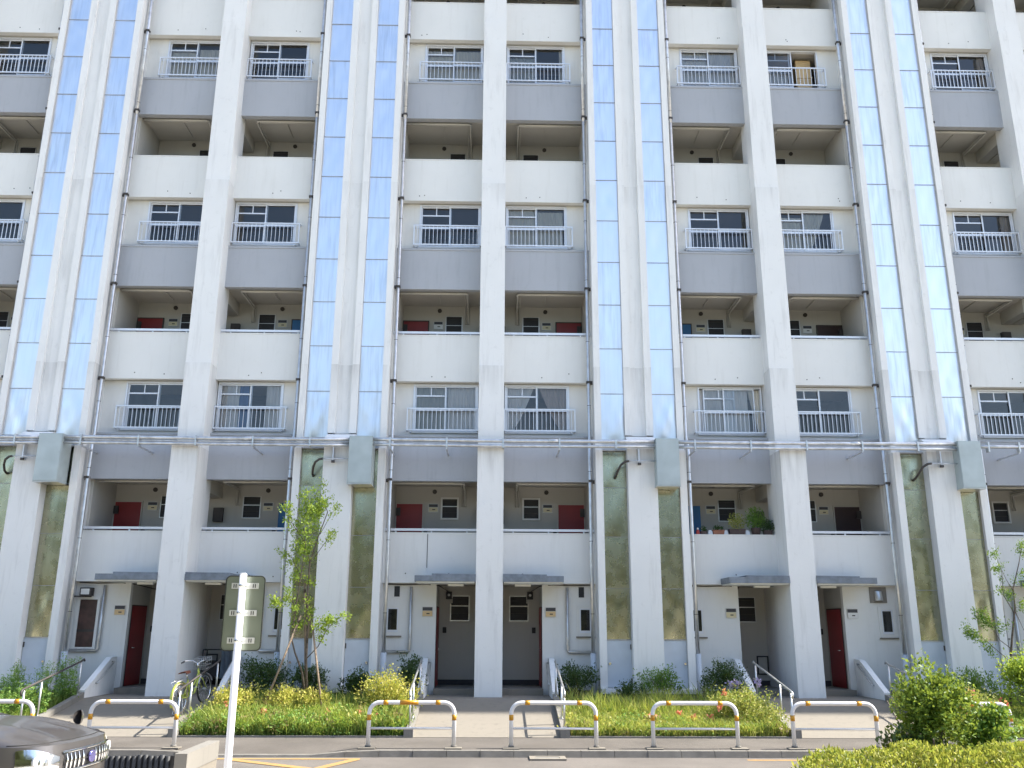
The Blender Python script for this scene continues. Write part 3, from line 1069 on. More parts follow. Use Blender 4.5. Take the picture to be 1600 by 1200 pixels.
# -------------------------------------------------------------- conduit runs between the boxes
shc = [cx(s) + HS for s in range(-2, 4)]
for i in range(5):
    x0, x1 = shc[i] + .90, shc[i + 1] + .31
    if i == 0: x0 = -16.0
    if i == 4: x1 = 16.5
    zs = [(6.475, .047), (6.345, .04)] if i >= 2 else [(6.475, .045), (6.40, .022), (6.33, .04)]
    if i == 4: zs = [(6.43, .047)]
    cd = thing if False else None
    co = None
    for z, r in zs:
        sag = [(x0 + (x1 - x0) * t, 22.16 + (.0 if r > .03 else .03), z + .008 * math.sin(5.0 * t + i)) for t in np.linspace(0, 1, 9)]
        if co is None:
            co = MB().tube(sag, r, 10).build('conduit', 'conduit_steel', B)
        else:
            MB().tube(sag, r, 10).build('conduit_pipe', 'conduit_steel', co)
    n = 5
    for q in range(n):
        xx = x0 + (x1 - x0) * (q + .3) / n
        MB().box(xx - .02, xx + .02, 22.10, 22.24, 6.28, 6.535).build('clamp', 'steel', co)
        inb = abs(((xx - X0 + HS) % PITCH) - HS)
        yb = YP if .34 < inb < OUT else 22.36
        if yb == YP:
            MB().box(xx - .018, xx + .018, 22.14, yb, 6.243, 6.279).build('bracket', 'conduit_steel', co)
    MB().tube([(x0 + .62 * (x1 - x0), 22.16, zs[0][0]), (x0 + .66 * (x1 - x0), 22.16, zs[0][0])], .056, 10).build('coupling', 'conduit_steel', co)

# rest of the block above and beside the picture
MB().box(cx(-1) - HS - 12, cx(-1) - HS - SH - .01, 23.1, 34, 0, 33.4).build('side_wing', 'wall_white', B)
MB().box(cx(3) + HS + SH + .01, 58, 23.0, 34, 0, 33.4).build('side_wing', 'wall_white', B)
MB().box(cx(-1) - HS - SH + .1, cx(3) + HS + SH - .1, 23.25, 34, TOP + 1.3, 33.4).build('upper_storeys', 'wall_white', B)
MB().box(cx(-1) - HS - SH + .1, cx(3) + HS + SH - .1, 26.4, 34, 0, TOP + 1.29).build('rear_block', 'wall_white', B)
MB().box(cx(-1) - HS - SH + .11, cx(3) + HS + SH - .11, 22.80, 34, 33.41, 33.9).build('roof_slab', 'wall_white', B)

# ------------------------------------------------------------------ entrance wing walls and handrails
WHO = {0: 'left', 1: 'middle', 2: 'right'}
for b in range(-1, 4):
    c = cx(b)
    for h in (-1, 1):
        name = {-1: 'at the far left edge', 0: 'of the entrance with the bicycle', 1: 'of the middle entrance', 2: 'of the entrance below the potted plants', 3: 'at the far right edge'}[b]
        side = 'left' if h < 0 else 'right'
        x0, x1 = sorted((c + h * 1.503, c + h * 1.64))
        w = thing('wing_wall', f'white sloping wing wall on the {side} {name}', 'wall', ((x0 + x1) / 2, 22.5, 0), group='sloping entrance wing walls')
        MB().prism([(21.72, -.3), (YG - .021, -.3), (YG - .021, 1.13), (23.02, 1.12), (21.80, .47), (21.72, .43)], 'x', x0, x1).build('wall', 'pillar_white', w)
        gi = c + h * 1.44
        MB().tube([(c + h * 1.503, 22.25, .56), (gi, 22.25, .56), (gi, 22.28, .60), (gi, 23.02, 1.00), (gi, 23.05, 1.02), (c + h * 1.503, 23.05, 1.02)], .017, 8).build('grab_rail', 'steel', w)
        # free-standing handrail on the ramp kerb
        xr = c + h * 1.565
        fl = 0.0
        t = thing('ramp_handrail', f'steel handrail on the {side} ramp kerb {name}', 'handrail', (xr, 20.3, 0), group='steel ramp handrails')
        z = lambda y: ramp_z(y) + .12
        for y in (19.06, 19.75, 21.5):
            MB().tube([(xr, y, z(y) - .02), (xr, y, z(y) + .70)], .021, 8).build('post', 'steel', t)
            MB().tube([(xr, y, z(y)), (xr, y, z(y) + .008)], .045, 10).build('base_plate', 'steel', t)
        MB().tube([(xr, 18.98, z(18.98) + .62), (xr, 18.93, z(18.98) + .68), (xr, 18.98, z(18.98) + .73), (xr, 19.1, z(19.1) + .735), (xr, 21.5, z(21.5) + .735), (xr, 21.62, z(21.6) + .76), (xr, 21.66, z(21.6) + .72)], .022, 8).build('rail', 'bracket_dark' if b == 0 else 'steel', t)

# ------------------------------------------------------------------ guard rails along the kerb
GY = 17.30


def arch_pts(w, hgt, r=.19, n=7):
    pts = [(0, 0, -.02), (0, 0, hgt - r)]
    for i in range(1, n + 1):
        a = math.pi - i * math.pi / 2 / n
        pts.append((r + r * math.cos(a), 0, hgt - r + r * math.sin(a)))
    for i in range(0, n + 1):
        a = math.pi / 2 - i * math.pi / 2 / n
        pts.append((w - r + r * math.cos(a), 0, hgt - r + r * math.sin(a)))
    return pts + [(w, 0, -.02)]


GW = 1.56
RR = .038
ME_arch = MB().tube(arch_pts(GW, .78), RR, 12).mesh('arch', 'guard_white')
ME_mid = MB().tube([(.0, 0, .335), (GW, 0, .335)], .0205, 8).mesh('cross_bar', 'guard_white')
ME_bandh = MB().tube([(-.045, 0, .78), (.045, 0, .78)], RR + .003, 12).mesh('yellow_band', 'guard_yellow')
ME_bandv = MB().tube([(0, 0, .475), (0, 0, .575)], RR + .003, 12).mesh('yellow_band', 'guard_yellow')
ME_foot = MB().prism([(-.15, -.10), (.15, -.10), (.15, .10), (-.15, .10)], 'z', 0, .018).mesh('footing', 'concrete_pale')
ME_ftop = MB().tube([(0, 0, .0), (0, 0, .03)], .055, 10).mesh('collar', 'kerb_stone')
m = MB().tube([(-.17, 0, .78), (.17, 0, .78)], RR + .0025, 12)
ME_tape = m.mesh('printed_tape', 'guard_yellow')
m = MB()
r_ = random.Random(3)
for i in range(9):
    xx = -.14 + i * .034
    for q in range(3):
        dx = r_.uniform(-.010, .010); dz = r_.uniform(-.012, .012)
        if r_.random() < .5: m.box(xx - .011, xx + .011, -RR - .006, -RR - .0025, .768 + dz, .772 + dz)
        else: m.box(xx + dx - .002, xx + dx + .002, -RR - .006, -RR - .0025, .757, .783)
ME_print = m.mesh('printed_marks', 'guard_orange')
GX = [(-9.93, 'cut off by the left picture edge above the car'), (-7.32, 'directly above the parked car'), (-2.25, 'with printed tape, left of the middle ramp'), (.36, 'in front of the middle ramp by the drain cover'),
      (2.97, 'before the lime grass, right of the middle ramp'), (5.57, 'between the lime grass and the big bush'), (8.09, 'with printed tape, behind the big bush')]
for gx, wh in GX:
    g = thing('guard_rail', f'white guard rail with yellow bands {wh}', 'guard rail', (gx, GY, WALK), group='white guard rails along the kerb')
    w = WL[g.name]
    put('arch', ME_arch, g, w); put('cross_bar', ME_mid, g, w)
    for q in (.30, GW - .30): put('yellow_band', ME_bandh, g, w + Vector((q, 0, 0)))
    for q in (0, GW):
        put('yellow_band', ME_bandv, g, w + Vector((q, 0, 0)))
        put('footing', ME_foot, g, w + Vector((q, -.09, 0))); put('collar', ME_ftop, g, w + Vector((q, 0, 0.015)))
    if 'tape' in wh:
        put('printed_tape', ME_tape, g, w + Vector((GW / 2 - .05, 0, 0)))
        put('printed_marks', ME_print, g, w + Vector((GW / 2 - .05, 0, 0)))

# ------------------------------------------------------------------ traffic sign seen from behind
SX, SY = -1.925, 7.0
sg = thing('traffic_sign', 'back of a tall rounded road sign on a white pole', 'road sign', (SX, SY, -.33))
MB().tube([(SX, SY, -.33), (SX, SY, 2.262)], .027, 16).build('pole', 'pole_white', sg)
MB().tube([(SX, SY, 2.262), (SX, SY, 2.272)], [.028, .022], 16).build('cap', 'plate_white', sg)


def round_rect(w, h_, r, n=5):
    out = []
    for cx_, cy_, a0 in ((w / 2 - r, h_ / 2 - r, 0), (-w / 2 + r, h_ / 2 - r, 90), (-w / 2 + r, -h_ / 2 + r, 180), (w / 2 - r, -h_ / 2 + r, 270)):
        for i in range(n + 1):
            a = math.radians(a0 + 90 * i / n)
            out.append((cx_ + r * math.cos(a), cy_ + r * math.sin(a)))
    return out


zc, xc = 1.975, SX + .008
MB().prism([(xc + a, zc + q) for a, q in round_rect(.300, .555, .035)], 'y', SY + .052, SY + .056).build('plate', 'sign_back', sg)
m = MB()
o_, i_ = round_rect(.306, .561, .038), round_rect(.292, .547, .032)
for a in range(len(o_)):
    q = (a + 1) % len(o_)
    m.hexa([(xc + o_[a][0], SY + .047, zc + o_[a][1]), (xc + o_[q][0], SY + .047, zc + o_[q][1]), (xc + o_[q][0], SY + .0605, zc + o_[q][1]), (xc + o_[a][0], SY + .0605, zc + o_[a][1]),
            (xc + i_[a][0], SY + .047, zc + i_[a][1]), (xc + i_[q][0], SY + .047, zc + i_[q][1]), (xc + i_[q][0], SY + .0605, zc + i_[q][1]), (xc + i_[a][0], SY + .0605, zc + i_[a][1])])
m.build('rim', 'sign_rim', sg)
for z in (2.178, 1.975, 1.772):
    br = MB().box(xc - .103, xc + .103, SY + .040, SY + .0515, z - .022, z + .022).build('bracket', 'bracket_alu', sg)
    s_ = MB()
    for q in (-.088, -.072, .06, .076):
        s_.box(xc + q, xc + q + .007, SY + .0385, SY + .0405, z - .014, z + .014)
    s_.build('slots', 'dark', br)
    MB().tube([(SX, SY, z - .012), (SX, SY, z + .012)], .0285, 14).build('clamp', 'bracket_alu', br)
    MB().disc((SX - .014, SY - .026, z), .005, 'y', .012, 8).build('bolt', 'bracket_dark', br)

# ------------------------------------------------------------------ low ribbed enclosure by the road
lw = thing('low_wall', 'low concrete wall end with a black ribbed panel beside the car', 'wall', (-4.2, 13.4, ROAD))
w0 = Vector((0, 0, 0))
MB().box(-4.30, -4.13, 13.0, 14.46, -.05, .20).build('coping', 'concrete', lw)
MB().box(-4.29, -4.14, 13.05, 14.44, ROAD - .02, -.052).build('base', 'concrete_pale', lw)
MB().box(-6.6, -4.31, 13.06, 13.10, ROAD - .02, .165).build('backing', 'dark', lw)
x = -6.58
while x < -4.33:
    MB().tube([(x, 13.05, ROAD), (x, 13.05, .17 + random.uniform(-.012, .012))], .034, 6).build('rib', 'black_rib', lw)
    x += .075

# ------------------------------------------------------------------ parked car
car = thing('parked_car', 'dark grey off-roader with chrome grille slats parked at the lower left', 'car', (-4.58, 10.9, ROAD + .07), math.radians(-3))


def plan(phi, k=1.0):
    s, c_ = math.sin(phi), math.cos(phi)
    y = .87 * k * math.copysign(abs(s) ** .72, s)
    return (-.62 + .62 * abs(c_) ** .62, y)


def bodyz(z):
    # how far the skin is pulled in at a height
    return {0: 1}.get(z, 1 - .05 * max(0, (z - .75)) / .3 - .05 * max(0, (.5 - z)) / .3)


def skin(phi, z):
    x_, y_ = plan(phi)
    f = bodyz(z)
    return (x_ - .25 * max(0, z - .78) - .12 * max(0, .45 - z), y_ * f, z)


H90 = math.pi / 2
m = MB()
m.grid(lambda u, v: skin(-H90 + math.pi * u, .22 + .70 * v), 40, 10)
for sgn in (-1, 1):     # flanks
    m.grid(lambda u, v: (-.62 - 3.5 * u - .25 * max(0, .22 + .80 * v - .78), sgn * .87 * bodyz(.22 + .80 * v), .22 + .80 * v), 14, 10)


def hood(u, v):
    phi = -H90 + math.pi * u
    x_, y_, z_ = skin(phi, .92)
    ex, ey = -1.42, .80 * math.sin(phi)
    t = v
    xx = x_ * (1 - t) + ex * t
    yy = y_ * (1 - t) + ey * t
    zz = .92 + .21 * (1 - (1 - t) ** 1.9) * (1 - .28 * abs(math.sin(phi)) ** 4) + .032 * math.exp(-((abs(yy) - .44) / .09) ** 2) * math.sin(math.pi * min(1, t * 1.2))
    return (xx, yy, zz)


m.grid(hood, 40, 16)
m.grid(lambda u, v: (-4.12 - .25 * math.sin(math.pi * v) , -.83 + 1.66 * u, .22 + .80 * v), 8, 8)
local('body', m, 'car_paint', car)
for t_ in (.05,):
    local('bonnet_gap', MB().tube([Vector(hood(u_, t_)) + Vector((0, 0, .001)) for u_ in np.linspace(.06, .94, 40)], .006, 5), 'rubber', car)
local('cowl', MB().grid(lambda u, v: (-1.40 - .16 * v, -.76 + 1.52 * u, 1.118 - .02 * abs(2 * u - 1) ** 4 + .03 * v), 12, 3), 'rubber', car)
local('wiper', MB().tube([(-1.46, -.6, 1.17), (-1.5, -.1, 1.19), (-1.47, .45, 1.18)], .014, 6), 'rubber', car)
cab = MB()
sec = [(-1.55, 1.13, .76), (-2.15, 1.62, .62), (-3.4, 1.66, .62), (-4.15, 1.10, .74)]
for (xa, za, wa), (xb, zb, wb) in zip(sec[:-1], sec[1:]):
    cab.poly([(xa, -wa, za), (xb, -wb, zb), (xb, wb, zb), (xa, wa, za)])
for sgn in (-1, 1):
    cab.poly([(-1.55, sgn * .76, 1.13), (-1.6, sgn * .85, 1.0), (-4.1, sgn * .83, 1.0), (-4.15, sgn * .74, 1.10), (-3.4, sgn * .62, 1.66), (-2.15, sgn * .62, 1.62)])
local('cabin', cab, 'car_paint', car)
wnd = MB().poly([(-1.57, -.72, 1.16), (-2.10, -.60, 1.597), (-2.10, .60, 1.597), (-1.57, .72, 1.16)])
local('windscreen', wnd, 'rubber', car)
for sgn in (-1, 1):
    local('side_window', MB().poly([(-1.8, sgn * .772, 1.12), (-2.2, sgn * .637, 1.57), (-3.3, sgn * .642, 1.59), (-3.8, sgn * .772, 1.14)]), 'rubber', car)

def patch(p0, p1, z0, z1, off, shape=None, nu=14, nv=6):
    def fn(u, v):
        phi = p0 + (p1 - p0) * u
        lo, hi = (z0, z1) if shape is None else shape(u)
        x_, y_, z_ = skin(phi, lo + (hi - lo) * v)
        n = Vector((math.cos(phi) * .87, math.sin(phi) * .62, 0)).normalized()
        bul = off * (1 + (.8 * math.sin(math.pi * u) * math.sin(math.pi * v)))
        return (x_ + n.x * bul, y_ + n.y * bul, z_)
    return MB().grid(fn, nu, nv)


for sgn in (-1, 1):
    hs = lambda u: (.60 + .05 * u, .80 + .12 * math.sin(u * 1.9) - .03 * u)
    hl = local('headlight', patch(sgn * .55, sgn * 1.32, .6, .85, .006, hs), 'chrome', car)
    local('lens', patch(sgn * .55, sgn * 1.32, .6, .85, .022, hs), 'lamp_glass', hl)
    for p_ in (.72, .98):
        x_, y_, z_ = skin(sgn * p_, .77)
        local('lamp', MB().tube([(x_ - .02, y_, z_), (x_ + .022, y_ * 1.004, z_)], [.045, .06], 14), 'plate_white', hl)
    local('fog_lamp', MB().disc((skin(sgn * .8, .42)[0] + .01, skin(sgn * .8, .42)[1], .42), .06, 'x', .06), 'lamp_white', car)
gr = local('grille', patch(-.44, .44, .655, .825, .006), 'dark', car)
local('surround', patch(-.47, .47, .825, .85, .016, nv=2), 'chrome', gr)
local('surround', patch(-.47, .47, .632, .655, .016, nv=2), 'chrome', gr)
for i in range(11):
    p_ = -.40 + .8 * i / 10
    if abs(p_) < .05: continue
    local('slat', patch(p_ - .011, p_ + .011, .66, .82, .022, nu=2, nv=3), 'chrome', gr)
local('cross_slat', patch(-.44, .44, .728, .742, .027, nv=1), 'rubber', gr)
x_, y_, z_ = skin(0, .74)
bd = local('badge', MB().disc((x_ + .04, 0, z_), .062, 'x', .03, 20), 'blue_badge', gr)
local('bumper', patch(-1.5, 1.5, .24, .50, .03, nu=30), 'car_paint', car)
local('number_plate', MB().box(skin(0, .4)[0] + .06, skin(0, .4)[0] + .075, -.165, .165, .36, .525), 'plate_white', car)
# round mirror on the far front wing
mr = local('wing_mirror', MB().grid(lambda u, v: (-.50 + .055 * math.sin(math.pi * v) * math.cos(math.pi * u) - .0, .70 + .07 * math.sin(math.pi * v) * math.sin(math.pi * (u * 2 - .5)), 1.085 + .085 * math.cos(math.pi * v) + .0), 14, 10), 'car_paint', car)
local('stalk', MB().tube([(-.50, .70, .99), (-.50, .72, .93)], .02, 8), 'rubber', mr)
for xx in (-.85, -3.45):
    for sgn in (-1, 1):
        wh = local('wheel', MB().tube([(xx, sgn * .66, .275), (xx, sgn * .885, .275)], .345, 24), 'tyre', car)
        local('rim', MB().tube([(xx, sgn * .80, .275), (xx, sgn * .893, .275)], .22, 20), 'steel', wh)

# ------------------------------------------------------------------ bicycle on the left ramp
bk = thing('bicycle', 'lime yellow city bicycle with brown saddle leaning by the ramp rail', 'bicycle', (-6.74, 20.45, ramp_z(20.45)), math.radians(79))
WB, WR = 1.05, .325


def wheel_ring(x_, r, t, n=28):
    return [(x_ + r * math.cos(2 * math.pi * i / n), 0, WR + r * math.sin(2 * math.pi * i / n)) for i in range(n)]


for x_ in (0, WB):
    wo = local('wheel', MB().tube(wheel_ring(x_, WR - .018, 0), .018, 8, closed=True), 'tyre_cream' if x_ == 0 else 'tyre', bk)
    local('rim', MB().tube(wheel_ring(x_, WR - .045, 0), .011, 6, closed=True), 'chrome', wo)
    sp = MB()
    for i in range(16):
        a = 2 * math.pi * i / 16
        sp.tube([(x_, .02 * (-1) ** i, WR), (x_ + (WR - .045) * math.cos(a), 0, WR + (WR - .045) * math.sin(a))], .0022, 4)
    local('spokes', sp, 'steel', wo)
    local('hub', MB().tube([(x_, -.05, WR), (x_, .05, WR)], .022, 10), 'steel', wo)
BBp = Vector((.44, 0, .30)); seat_top = Vector((.30, 0, .80)); head0 = Vector((.84, 0, .62)); head1 = Vector((.80, 0, .80))
fr_ = MB()
fr_.tube([BBp, (.34, 0, .66)], .018).tube([BBp, (.62, 0, .34), (.84, 0, .64)], .022).tube([(.38, 0, .52), (.6, 0, .50), (.82, 0, .72)], .018).tube([head0, head1], .024)
for s_ in (-.055, .055):
    fr_.tube([BBp, (.2, s_, .31), (0, s_, WR)], .011).tube([(.35, 0, .62), (.2, s_, .5), (0, s_, WR)], .009)
local('frame', fr_, 'bike_lime', bk)
fk = MB()
for s_ in (-.05, .05): fk.tube([head0, (.88, s_, .58), (WB, s_, WR)], .011)
local('fork', fk, 'bike_lime', bk)
local('seat_post', MB().tube([(.34, 0, .64), seat_top], .013), 'chrome', bk)
local('saddle', MB().grid(lambda u, v: (.14 + .30 * u, (.10 * (1 - u) ** .7 + .025) * (2 * v - 1), .84 - .05 * (2 * v - 1) ** 2 + .02 * (1 - u)), 10, 8), 'bike_brown', bk)
local('handlebar', MB().tube([(.58, -.27, .98), (.72, -.26, 1.0), (.80, -.12, .98), (.79, 0, .92), (.80, .12, .98), (.72, .26, 1.0), (.58, .27, .98)], .012, 8), 'chrome', bk)
local('stem', MB().tube([head1, (.785, 0, .93)], .014), 'chrome', bk)
for s_ in (-1, 1): local('grip', MB().tube([(.57, s_ * .27, .98), (.68, s_ * .263, .993)], .017), 'rubber', bk)


def fender(x_, a0, a1, r=WR + .03):
    return MB().grid(lambda u, v: (x_ + r * math.cos(math.radians(a0 + (a1 - a0) * u)), (2 * v - 1) * .03, WR + r * math.sin(math.radians(a0 + (a1 - a0) * u)) - .012 * (2 * v - 1) ** 2), 16, 4)


local('mudguard', fender(WB, 20, 150), 'chrome', bk)
local('mudguard', fender(0, 30, 200), 'bike_lime', bk)
rk = MB()
for s_ in (-.06, .06): rk.tube([(.28, s_, .70), (-.22, s_, .70), (-.02, s_, WR)], .007, 6)
for q in (-.15, 0, .15): rk.tube([(q, -.06, .70), (q, .06, .70)], .006, 6)
local('rear_rack', rk, 'steel', bk)
bs = MB()
for z_ in (.78, .86, .94, 1.02):
    s_ = .13 + .03 * (z_ - .78) / .24
    bs.tube([(.86, -s_, z_), (1.12, -s_, z_), (1.12, s_, z_), (.86, s_, z_)], .005, 5, closed=True)
for i in range(7):
    t = -1 + i / 3
    bs.tube([(.86, t * .13, .78), (.86, t * .16, 1.02)], .003, 4).tube([(1.12, t * .13, .78), (1.12, t * .16, 1.02)], .003, 4)
local('basket', bs, 'steel', bk)
local('chain_guard', MB().box(.02, .50, .055, .075, .28, .37), 'bike_lime', bk)
local('crank', MB().tube([(.44, .06, .30), (.44, .09, .13), (.44, .17, .13)], .011, 6).tube([(.44, -.06, .30), (.44, -.09, .47), (.44, -.17, .47)], .011, 6), 'steel', bk)
local('stand', MB().tube([(0, .06, WR), (-.10, .12, .02), (-.10, -.12, .02), (0, -.06, WR)], .009, 6), 'steel', bk)
bk.rotation_euler = (math.radians(-3), math.radians(-8), math.radians(79))

# dark rack with a grey cloth in the left porch
rx = cx(0) + .80
ra = thing('clothes_rack', 'dark metal rack with hanging grey cloth in the porch behind the bicycle', 'rack', (rx, 24.2, .40))
m = MB()
for xx in (-.4, .4):
    m.tube([(rx + xx, 24.05, .40), (rx + xx, 24.05, 1.28)], .016, 6).tube([(rx + xx, 24.4, .40), (rx + xx, 24.4, 1.28)], .016, 6).tube([(rx + xx, 24.05, 1.28), (rx + xx, 24.4, 1.28)], .014, 6)
for z_ in (.62, 1.0, 1.28): m.tube([(rx - .4, 24.05, z_), (rx + .4, 24.05, z_)], .012, 6).tube([(rx - .4, 24.4, z_), (rx + .4, 24.4, z_)], .012, 6)
m.build('frame', 'dark', ra)
MB().box(rx - .34, rx + .02, 24.1, 24.38, .62, .99).build('crate', 'dark', ra)
MB().grid(lambda u, v: (rx + .08 + .28 * u, 24.02 + .02 * math.sin(14 * u + 2 * v), .58 + .68 * v), 14, 6).build('cloth', 'cloth_grey', ra)

# ------------------------------------------------------------------ plants
def bush(name, label, cat, c, r, nclump, per, size, mat, flowers=None, group=None, shape=1.0, stem=True, up=.5, wr=.5, stick=0):
    c = np.array(c, float); r = np.array(r, float)
    t = thing(name, label, cat, tuple(c - [0, 0, r[2]]), group=group)
    d = unit(rng.normal(size=(nclump, 3))); d[:, 2] = np.where(d[:, 2] < -.45, -d[:, 2], d[:, 2])
    rad = rng.random(nclump)[:, None] ** .45
    rad *= (1 + .16 * rng.normal(size=(nclump, 1)))
    cl = c + d * rad * r
    P = np.repeat(cl, per, 0) + rng.normal(size=(nclump * per, 3)) * (r.min() * .20 * shape)
    D = rng.normal(size=P.shape) + np.repeat(d, per, 0) * .8 + [0, 0, up]
    L = size * (.6 + .7 * rng.random(len(P)))
    if stick:      # shoots standing out of the top
        ns = stick
        ds = unit(rng.normal(size=(ns, 3)) * [1, 1, .4] + [0, 0, .5])
        base = c + ds * r * .85
        q = 14
        tt = np.linspace(0, 1, q)[None, :, None]
        ln = (.10 + .22 * rng.random((ns, 1, 1))) * r[2] * 1.6
        tipd = unit(ds + [0, 0, .9])[:, None, :]
        P2 = (base[:, None, :] + tipd * tt * ln).reshape(-1, 3) + rng.normal(size=(ns * q, 3)) * size * .25
        P = np.concatenate([P, P2]); D = np.concatenate([D, rng.normal(size=P2.shape) + np.repeat(tipd[:, 0], q, 0) * .9])
        L = np.concatenate([L, size * (.5 + .6 * rng.random(len(P2)))])
    leaves('foliage', P, D, L, mat, t, wr=wr)
    if stem:
        m = MB()
        for i in range(9):
            e = cl[rng.integers(nclump)]
            a = c + [rng.normal() * r[0] * .12, rng.normal() * r[1] * .12, -r[2] * 1.0]
            k = (a + e) / 2 + rng.normal(size=3) * .04
            m.tube([tuple(a), tuple(k), tuple(e)], [.014, .009, .004], 5)
        m.build('stems', 'bark', t)
    if flowers:
        n, fmat, fs = flowers
        for i in range(n):
            dd = unit(rng.normal(size=(1, 3)) * [1, 1, .5] + [0, -.6, .5])[0]
            p = c + dd * r * (1.02 + .06 * rng.random())
            q = 16
            Pf = p + rng.normal(size=(q, 3)) * fs * .45
            leaves('flower', Pf, rng.normal(size=(q, 3)) + dd * .6, np.full(q, fs) * (.6 + .6 * rng.random(q)), fmat, t, wr=.8)
    return t


def azalea(label, x, y, rx, ry, rz, mat='leaf_azalea', n=46, per=50, fl=0, size=.055):
    return bush('azalea_bush', label, 'bush', (x, y, bed_z(y) + rz * .8), (rx, ry, rz), n, per, size, mat, (fl, 'petal_pink', .07) if fl else None, 'shrubs in the planting beds', wr=.55, stick=12)


# bed left of the middle ramp
azalea('yellowish azalea bush with pink flowers beside the bicycle', -5.45, 20.4, .52, .45, .34, 'leaf_yellow', fl=3)
azalea('yellow tipped azalea at the foot of the staked tree', -4.55, 20.55, .52, .42, .34, 'leaf_yellow', 40)
azalea('small yellow azalea right of the staked tree trunk', -3.85, 20.6, .32, .32, .30, 'leaf_yellow', 26)
azalea('large cream leaved azalea beside the left rail of the middle ramp', -2.22, 20.4, .56, .62, .48, 'leaf_yellow', 60, 60)
azalea('dark green shrub against the wall behind the sign pole', -5.45, 22.2, .62, .4, .46, 'leaf_dark', 60, 60)
azalea('dark green shrub behind the staked tree by the metal shaft door', -4.3, 22.0, .5, .32, .40, 'leaf_dark', 40, 60)
azalea('low dark green shrub beneath the shaft door left of the middle ramp', -3.2, 21.9, .42, .3, .36, 'leaf_dark', 40, 55)
azalea('rounded dark green shrub by the wing wall left of the middle porch', -1.98, 22.4, .34, .36, .44, 'leaf_dark', 40, 60)
# bed right of the middle ramp
azalea('rounded dark green shrub by the wing wall right of the middle porch', 2.05, 22.4, .5, .36, .40, 'leaf_dark', 46, 60)
azalea('dark green shrub in front of the second shaft door', 3.95, 21.95, .5, .32, .40, 'leaf_mid', 36, 50)
azalea('loose dark shrub beside the wing wall under the potted plants', 5.45, 21.7, .55, .4, .52, 'leaf_dark', 50, 55)
azalea('dark shrub in the shade between the two shaft doors', 3.2, 21.75, .36, .3, .26, 'leaf_dark', 26, 40)
azalea('olive azalea with a pink flower beside the flared ramp kerb', 5.3, 19.75, .75, .55, .40, 'leaf_azalea', 70, 60, fl=3)
# bed at the right
azalea('olive azalea with coral red flowers behind the right guard rail', 10.1, 19.6, .8, .5, .42, 'leaf_azalea', 60, 60, fl=6, size=.05)
azalea('yellow green azalea behind the big bush', 9.7, 20.7, .6, .45, .36, 'leaf_yellow', 40, 50)
azalea('dark shrub under the right hand shaft door', 11.35, 21.7, .7, .36, .42, 'leaf_mid', 46, 50)
bush('leafy_shrub', 'bright green rounded shrub cut off by the right picture edge', 'bush', (11.65, 19.9, .75), (.62, .5, .62), 90, 60, .07, 'leaf_fresh', None, None)

# tall weeds at the left
for i, (x, y, h_) in enumerate([(-10.55, 20.6, .95), (-9.95, 20.9, 1.05), (-11.0, 19.9, .80), (-10.2, 19.7, .72), (-9.85, 20.1, .85), (-10.75, 21.2, 1.05), (-9.75, 21.55, 1.15), (-11.6, 20.6, .9)]):
    n = 14
    t = thing('weed_clump', ['feathery light green weeds behind the dark ramp rail, front row', 'feathery green weeds below the left shaft door', 'feathery weeds above the car bonnet', 'feathery weeds beside the ramp kerb behind the car', 'feathery weeds in the middle of the left bed', 'tall weeds against the white shaft at the left edge', 'tallest pointed weed beside the drain pipe sleeve', 'feathery weeds at the left picture edge'][i], 'weeds', (x, y, bed_z(y)), group='weeds in the left bed')
    P, D, L = [], [], []
    st = MB()
    for s_ in range(n):
        a = rng.uniform(0, 6.28); rr = rng.uniform(0, .32)
        bx_, by_ = x + rr * math.cos(a), y + rr * math.sin(a)
        hh = h_ * rng.uniform(.65, 1.05) * (1 - .35 * rr)
        lx, ly = rng.normal() * .1, rng.normal() * .1
        st.tube([(bx_, by_, bed_z(by_) - .02), (bx_ + lx, by_ + ly, bed_z(by_) + hh)], [.006, .003], 4)
        for q in range(75):
            f = rng.uniform(.12, 1.0)
            P.append((bx_ + lx * f + rng.normal() * .035, by_ + ly * f + rng.normal() * .035, bed_z(by_) + hh * f))
            aa = rng.uniform(0, 6.28)
            D.append((math.cos(aa), math.sin(aa), .55)); L.append(rng.uniform(.05, .10) * (1.25 - .6 * f))
    leaves('foliage', P, D, L, 'weed_green', t, wr=.34)
    st.build('stems', 'leaf_mid', t)


